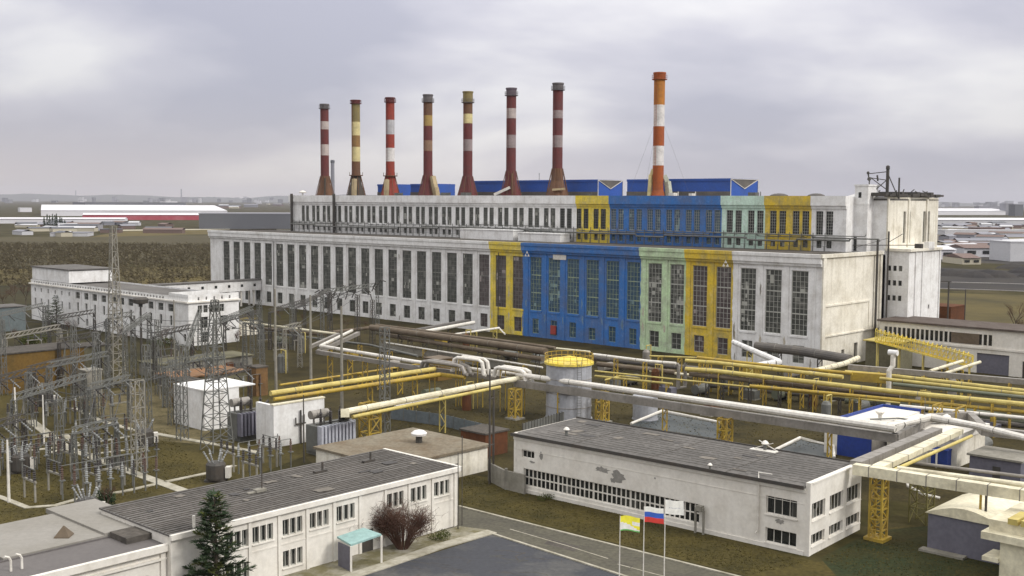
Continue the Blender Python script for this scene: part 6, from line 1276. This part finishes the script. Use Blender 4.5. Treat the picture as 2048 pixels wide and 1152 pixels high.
fw = mat('far white cladding', (.66, .65, .68), None, .2, .01); fr = mat('far red cladding', (.36, .03, .055), (.5, .2, .22), .5, .02); fg = mat('far grey cladding', (.22, .22, .25), None, .3, .01); fd = mat('far dark grey', (.10, .105, .12), None, .3, .01); fbr = mat('far brick', (.15, .10, .085), None, .3, .02); fc = mat('far cream', (.48, .44, .34), None, .3, .02); fp = mat('far pale wall', (.5, .5, .52), None, .3, .02)
far_box('factory_hall', 'huge distant factory hall with long white roof, upper left', 'factory', 82, 455, 432, 421, 420, fw, fw, 11)
far_box('factory_hall', 'distant red walled factory hall just in front of the white roofed one', 'factory', 165, 398, 440, 430, 60, fr, fw, 3)
far_box('factory_hall', 'distant long pinkish white hall at the left edge', 'factory', -60, 250, 447, 438, 60, fw, fw, 2)
far_box('factory_hall', 'distant pale hall block sitting left of the white roofed factory', 'factory', 40, 64, 424, 416, 50, fw)
far_box('factory_hall', 'white block on the far factory roof line', 'factory', 333, 355, 412, 403, 60, fw)
far_box('factory_hall', 'distant dark roofed hall behind the white roofed factory', 'factory', 170, 372, 414, 405, 120, fd)
far_box('warehouse', 'distant dark slate grey warehouse left of the hall roof', 'warehouse', 398, 600, 458, 428, 90, fd, fg)
far_box('warehouse', 'pale strip warehouse under the slate grey one', 'warehouse', 528, 590, 457, 449, 30, fp)
far_box('warehouse', 'distant low violet block behind the dark firs at the left', 'warehouse', 120, 195, 462, 450, 40, fg, fd)
far_box('warehouse', 'distant low white block with grey front at the left', 'warehouse', 100, 175, 473, 466, 30, fp, fg)
far_box('warehouse', 'distant brown roofed shed above the scrub field', 'warehouse', 200, 240, 466, 459, 20, fbr, fd)
far_box('warehouse', 'distant long white roofed warehouse at the right edge, nearest', 'warehouse', 1850, 2120, 450, 440, 120, fp, fw, 3)
far_box('factory_hall', 'distant white sawtooth factory at the right edge', 'factory', 1830, 2032, 430, 422, 200, fw, fw, 8)
for i, (a, c, y0, y1, m, lb) in enumerate(((1958, 2010, 425, 413, fg, 'distant grey slab block of flats at the right'), (2011, 2026, 430, 408, fg, 'left of two distant grey tower blocks at the right edge'), (2030, 2046, 432, 410, fd, 'right of two distant grey tower blocks at the right edge'),
      (2020, 2120, 523, 485, fp, 'pale blue grey box building at the right edge'), (1880, 1912, 519, 500, fw, 'white house with blue panel beyond the end block'), (1925, 1962, 529, 517, fc, 'small cream cottage with two dark windows'), (1928, 1990, 514, 497, fp, 'white low depot behind the cream cottage'), (1890, 2060, 470, 461, fp, 'thin white shed row beyond the white end block'), (1960, 2010, 466, 456, fbr, 'brick red shed in the far right town'), (2010, 2080, 478, 470, fg, 'grey shed in the far right town'))):
    o = far_box('town_building', lb, 'building', a, c, y0, y1, 25, m, fbr if 'cottage' in lb else (fw if m is fw else None), 2.5 if 'cottage' in lb or 'house' in lb else None, winc=2 if 'cottage' in lb else (1 if 'panel' in lb else 0))
random.seed(61); k = 0
near = ('red roofed', 'pale', 'grey', 'brown', 'cream')
for i in range(85):
    right = i % 5 < 3
    px = random.uniform(1875, 2050) if right else random.uniform(0, 120) if i % 2 else random.uniform(0, 560); y = random.uniform(446, 500) if right else random.uniform(447, 474) if px < 380 else 444
    if not right and px > 380: y = random.uniform(407, 418)
    g = P(px, y); h = random.uniform(2.8, 4.5)*(1 if y > 430 else 2.4); w = random.uniform(12, 48)*(1 if y > 430 else 2.2); 
    r = thing('far_house', g, random.choice((0, .7, YS)), 'small faint house among the distant roofs beyond the works', 'house', 'distant small houses'); mb = MB(); dp = min(w, 14)*.8; mb.box(0, w, 0, dp, 0, h); mb.build('wall', random.choice((fp, fc, fbr, fg)), r)
    mb = MB(); mb.quad((-.5, -.5, h), (w+.5, -.5, h), (w+.5, dp*.5, h*1.45), (-.5, dp*.5, h*1.45)); mb.quad((-.5, dp*.5, h*1.45), (w+.5, dp*.5, h*1.45), (w+.5, dp+.5, h), (-.5, dp+.5, h)); tn, tm = random.choice((('brown', fbr), ('dark', fd), ('grey', fg), ('grey', fg), ('pale', fp))); r['tone'] = tn; mb.build('roof', tm, r)
hs_ = [o for o in bpy.data.objects if o.name.startswith('far_house')]
for side in ('left', 'right'):
    for k, o in enumerate(sorted([o for o in hs_ if (pr(o.location)[0] < 1000) == (side == 'left')], key=lambda o: pr(o.location)[0])): o['label'] = 'small distant %s roofed house, %s from the left on the %s side' % (o['tone'], ordw(k+1), side)
# skyline of the city at the horizon
for i in range(70):
    px = random.choice((random.uniform(0, 575), random.uniform(380, 575), random.uniform(1870, 2048))); y = random.uniform(403, 406) if px < 1000 else random.uniform(412, 415); g = P(px, y); d = g.length; h = d*random.uniform(3, 10)/FPX
    r = thing('city_block', g, 0, 'hazy block of flats on the horizon', 'building', 'city blocks on the horizon'); w = d*random.uniform(3, 9)/FPX; mb = MB(); mb.box(0, w, 0, 60, 0, h); mb.build('wall', random.choice((fg, fp, fd)), r); mb = MB(); mb.box(-1, w+1, -1, 61, h, h+d*.6/FPX); mb.build('roof', fd, r)
cb = [o for o in bpy.data.objects if o.name.startswith('city_block')]
for side in ('left', 'right'):
    for k, o in enumerate(sorted([o for o in cb if (pr(o.location)[0] < 1000) == (side == 'left')], key=lambda o: pr(o.location)[0])): o['label'] = 'hazy block of flats, %s from the left on the %s horizon' % (ordw(k+1), side)
for px, y0, y1, w, lb in ((363, 404, 378, 2.2, 'tallest far smokestack on the left horizon'), (152, 402, 381, 1.6, 'thin smokestack on the left horizon'), (118, 402, 388, 1.6, 'shorter thin smokestack left of the thin one'), (246, 402, 389, 1.8, 'small stack in the middle of the left horizon'), (666, 452, 320, 7, 'grey distant smokestack just right of the leftmost chimney'), (1078, 420, 346, 1.2, 'thin finial far behind the chimneys')):
    g = P(px, y0); d = g.length; h = HT(g, y1); r = thing('smokestack', g, 0, lb, 'smokestack'); rr = w*d/FPX/2; mb = MB(); mb.lathe((0, 0, 0), [(rr*1.4, 0), (rr*1.1, h*.5), (rr, h*.98), (rr*1.1, h)], 12); mb.build('shaft', fg, r); mb = MB(); mb.lathe((0, 0, 0), [(rr*1.12, h*.955), (rr*1.2, h*.96), (rr*1.2, h*.99), (rr*1.1, h*.992)], 12); mb.build('rim', fd, r)
for i, px in enumerate((68, 92)):
    g = P(px, 402); d = g.length; R_ = 4.2*d/FPX; h = HT(g, 389); r = thing('cooling_tower', g, 0, ('left' if i == 0 else 'right')+' of two faint cooling towers on the left horizon', 'cooling tower'); mb = MB(); mb.lathe((0, 0, 0), [(R_, 0), (R_*.75, h*.5), (R_*.66, h*.8), (R_*.7, h)], 20); mb.build('shell', fg, r)
# dark firs
random.seed(66)
for i in range(9):
    px = 90+i*5+random.uniform(-1.5, 1.5); g = P(px, 456+random.uniform(-1, 2)); h = random.uniform(13, 19)*(1 if i < 7 else .7); r = thing('fir_tree', g, 0, ORD[i]+' dark fir from the left in the clump before the far white factory', 'tree', 'clump of far dark firs'); mb = MB(); mb.tube([(0, 0, 0), (0, 0, h*.3)], .3, 5); mb.build('trunk', M['wood'], r)
    mb = MB()
    for k in range(200): z = random.uniform(.12, 1)*h; R_ = (1-z/h)*3.2+.3; a = random.random()*6.28; q = Vector((0, 0, z)); e = Vector((math.cos(a)*R_, math.sin(a)*R_, z-.6)); s = Vector((-math.sin(a), math.cos(a), 0))*.7; mb.quad(q, e-s, e+s)
    mb.build('crown', M['needle'], r)
# fields, tracks, embankments, hills
def band(name, pts, m, z): poly(name, pts, m, z)
band('coal_yard', [(1872, 535), (2120, 545), (2120, 585), (1872, 577)], M['darkb'], .03)
band('coal_yard_far', [(1872, 508), (2120, 520), (2120, 533), (1872, 522)], M['darkb'], .03)
band('dry_field', [(1872, 585), (2140, 593), (2140, 668), (1872, 655)], mat('olive dry field', (.10, .08, .032), (.05, .044, .022), .9, .03, .95), .03)
band('far_field', [(180, 474), (460, 468), (460, 455), (240, 462)], M['fieldo'], .05)
band('far_track', [(200, 462), (460, 459), (460, 457), (200, 460)], mat('pale far track', (.42, .38, .28), None, .3, .01), .08)
band('town_ground', [(1860, 452), (2120, 452), (2120, 508), (1860, 505)], mat('brown town ground', (.12, .105, .085), (.19, .16, .13), .7, .02, .95), .05)
strip('rail_track', [(1876, 563), (2000, 566), (2140, 571)], 1.2, mat('pale sleepers', (.33, .31, .29), None, .5, .5), .3, .25)
strip('rail_track', [(1876, 576), (2000, 580), (2140, 586)], .9, mat('pale sleepers', (.33, .31, .29)), .3, .25)
mb = MB()   # low banks of spoil by the tracks
random.seed(5)
for k in range(9):
    a = P(1880+k*24, 545+random.uniform(-8, 10)); 
    mb.lathe(a, [(9, 0), (7, 1.2), (3.5, 2.4), (.4, 3.0)], 9)
tag(mb.build('spoil_banks', M['darkb']), 'dark low heaps of coal and spoil along the tracks at the right', 'spoil', kind='stuff')
mb = MB(); random.seed(12)
for (cx, cy, L_, h) in ((-6500, 14500, 7500, 90), (-1500, 15500, 6000, 120), (4500, 15000, 7000, 60), (9500, 14500, 6000, 70)):
    n = 40; hs = [h*(math.sin(math.pi*i/n)**.6)*(1+.10*math.sin(i*.9+cx)+random.uniform(-.05, .05)) for i in range(n+1)]
    for i in range(n):
        x0, x1 = cx-L_/2+L_*i/n, cx-L_/2+L_*(i+1)/n; mb.quad((x0, cy, -1), (x1, cy, -1), (x1, cy+900, hs[i+1]), (x0, cy+900, hs[i])); mb.quad((x0, cy+900, hs[i]), (x1, cy+900, hs[i+1]), (x1, cy+2500, -1), (x0, cy+2500, -1))
tag(mb.build('hills', mat('far wooded hills', (.06, .065, .06), (.085, .08, .07), .5, .001)), kind='structure')
# air
mb = MB(); mb.box(-17000, 17000, -290, 23000, -1.5, 260); hzm, nt, N, L, b_ = node_mat('haze air'); N.remove(b_); pv = N.new('ShaderNodeVolumePrincipled'); pv.inputs['Color'].default_value = (.80, .80, .88, 1); pv.inputs['Density'].default_value = 4.5e-5; pv.inputs['Anisotropy'].default_value = .2
L.new(pv.outputs[0], N['Material Output'].inputs['Volume']); tag(mb.build('haze', hzm), 'thin even haze over the plain', 'haze', kind='stuff')
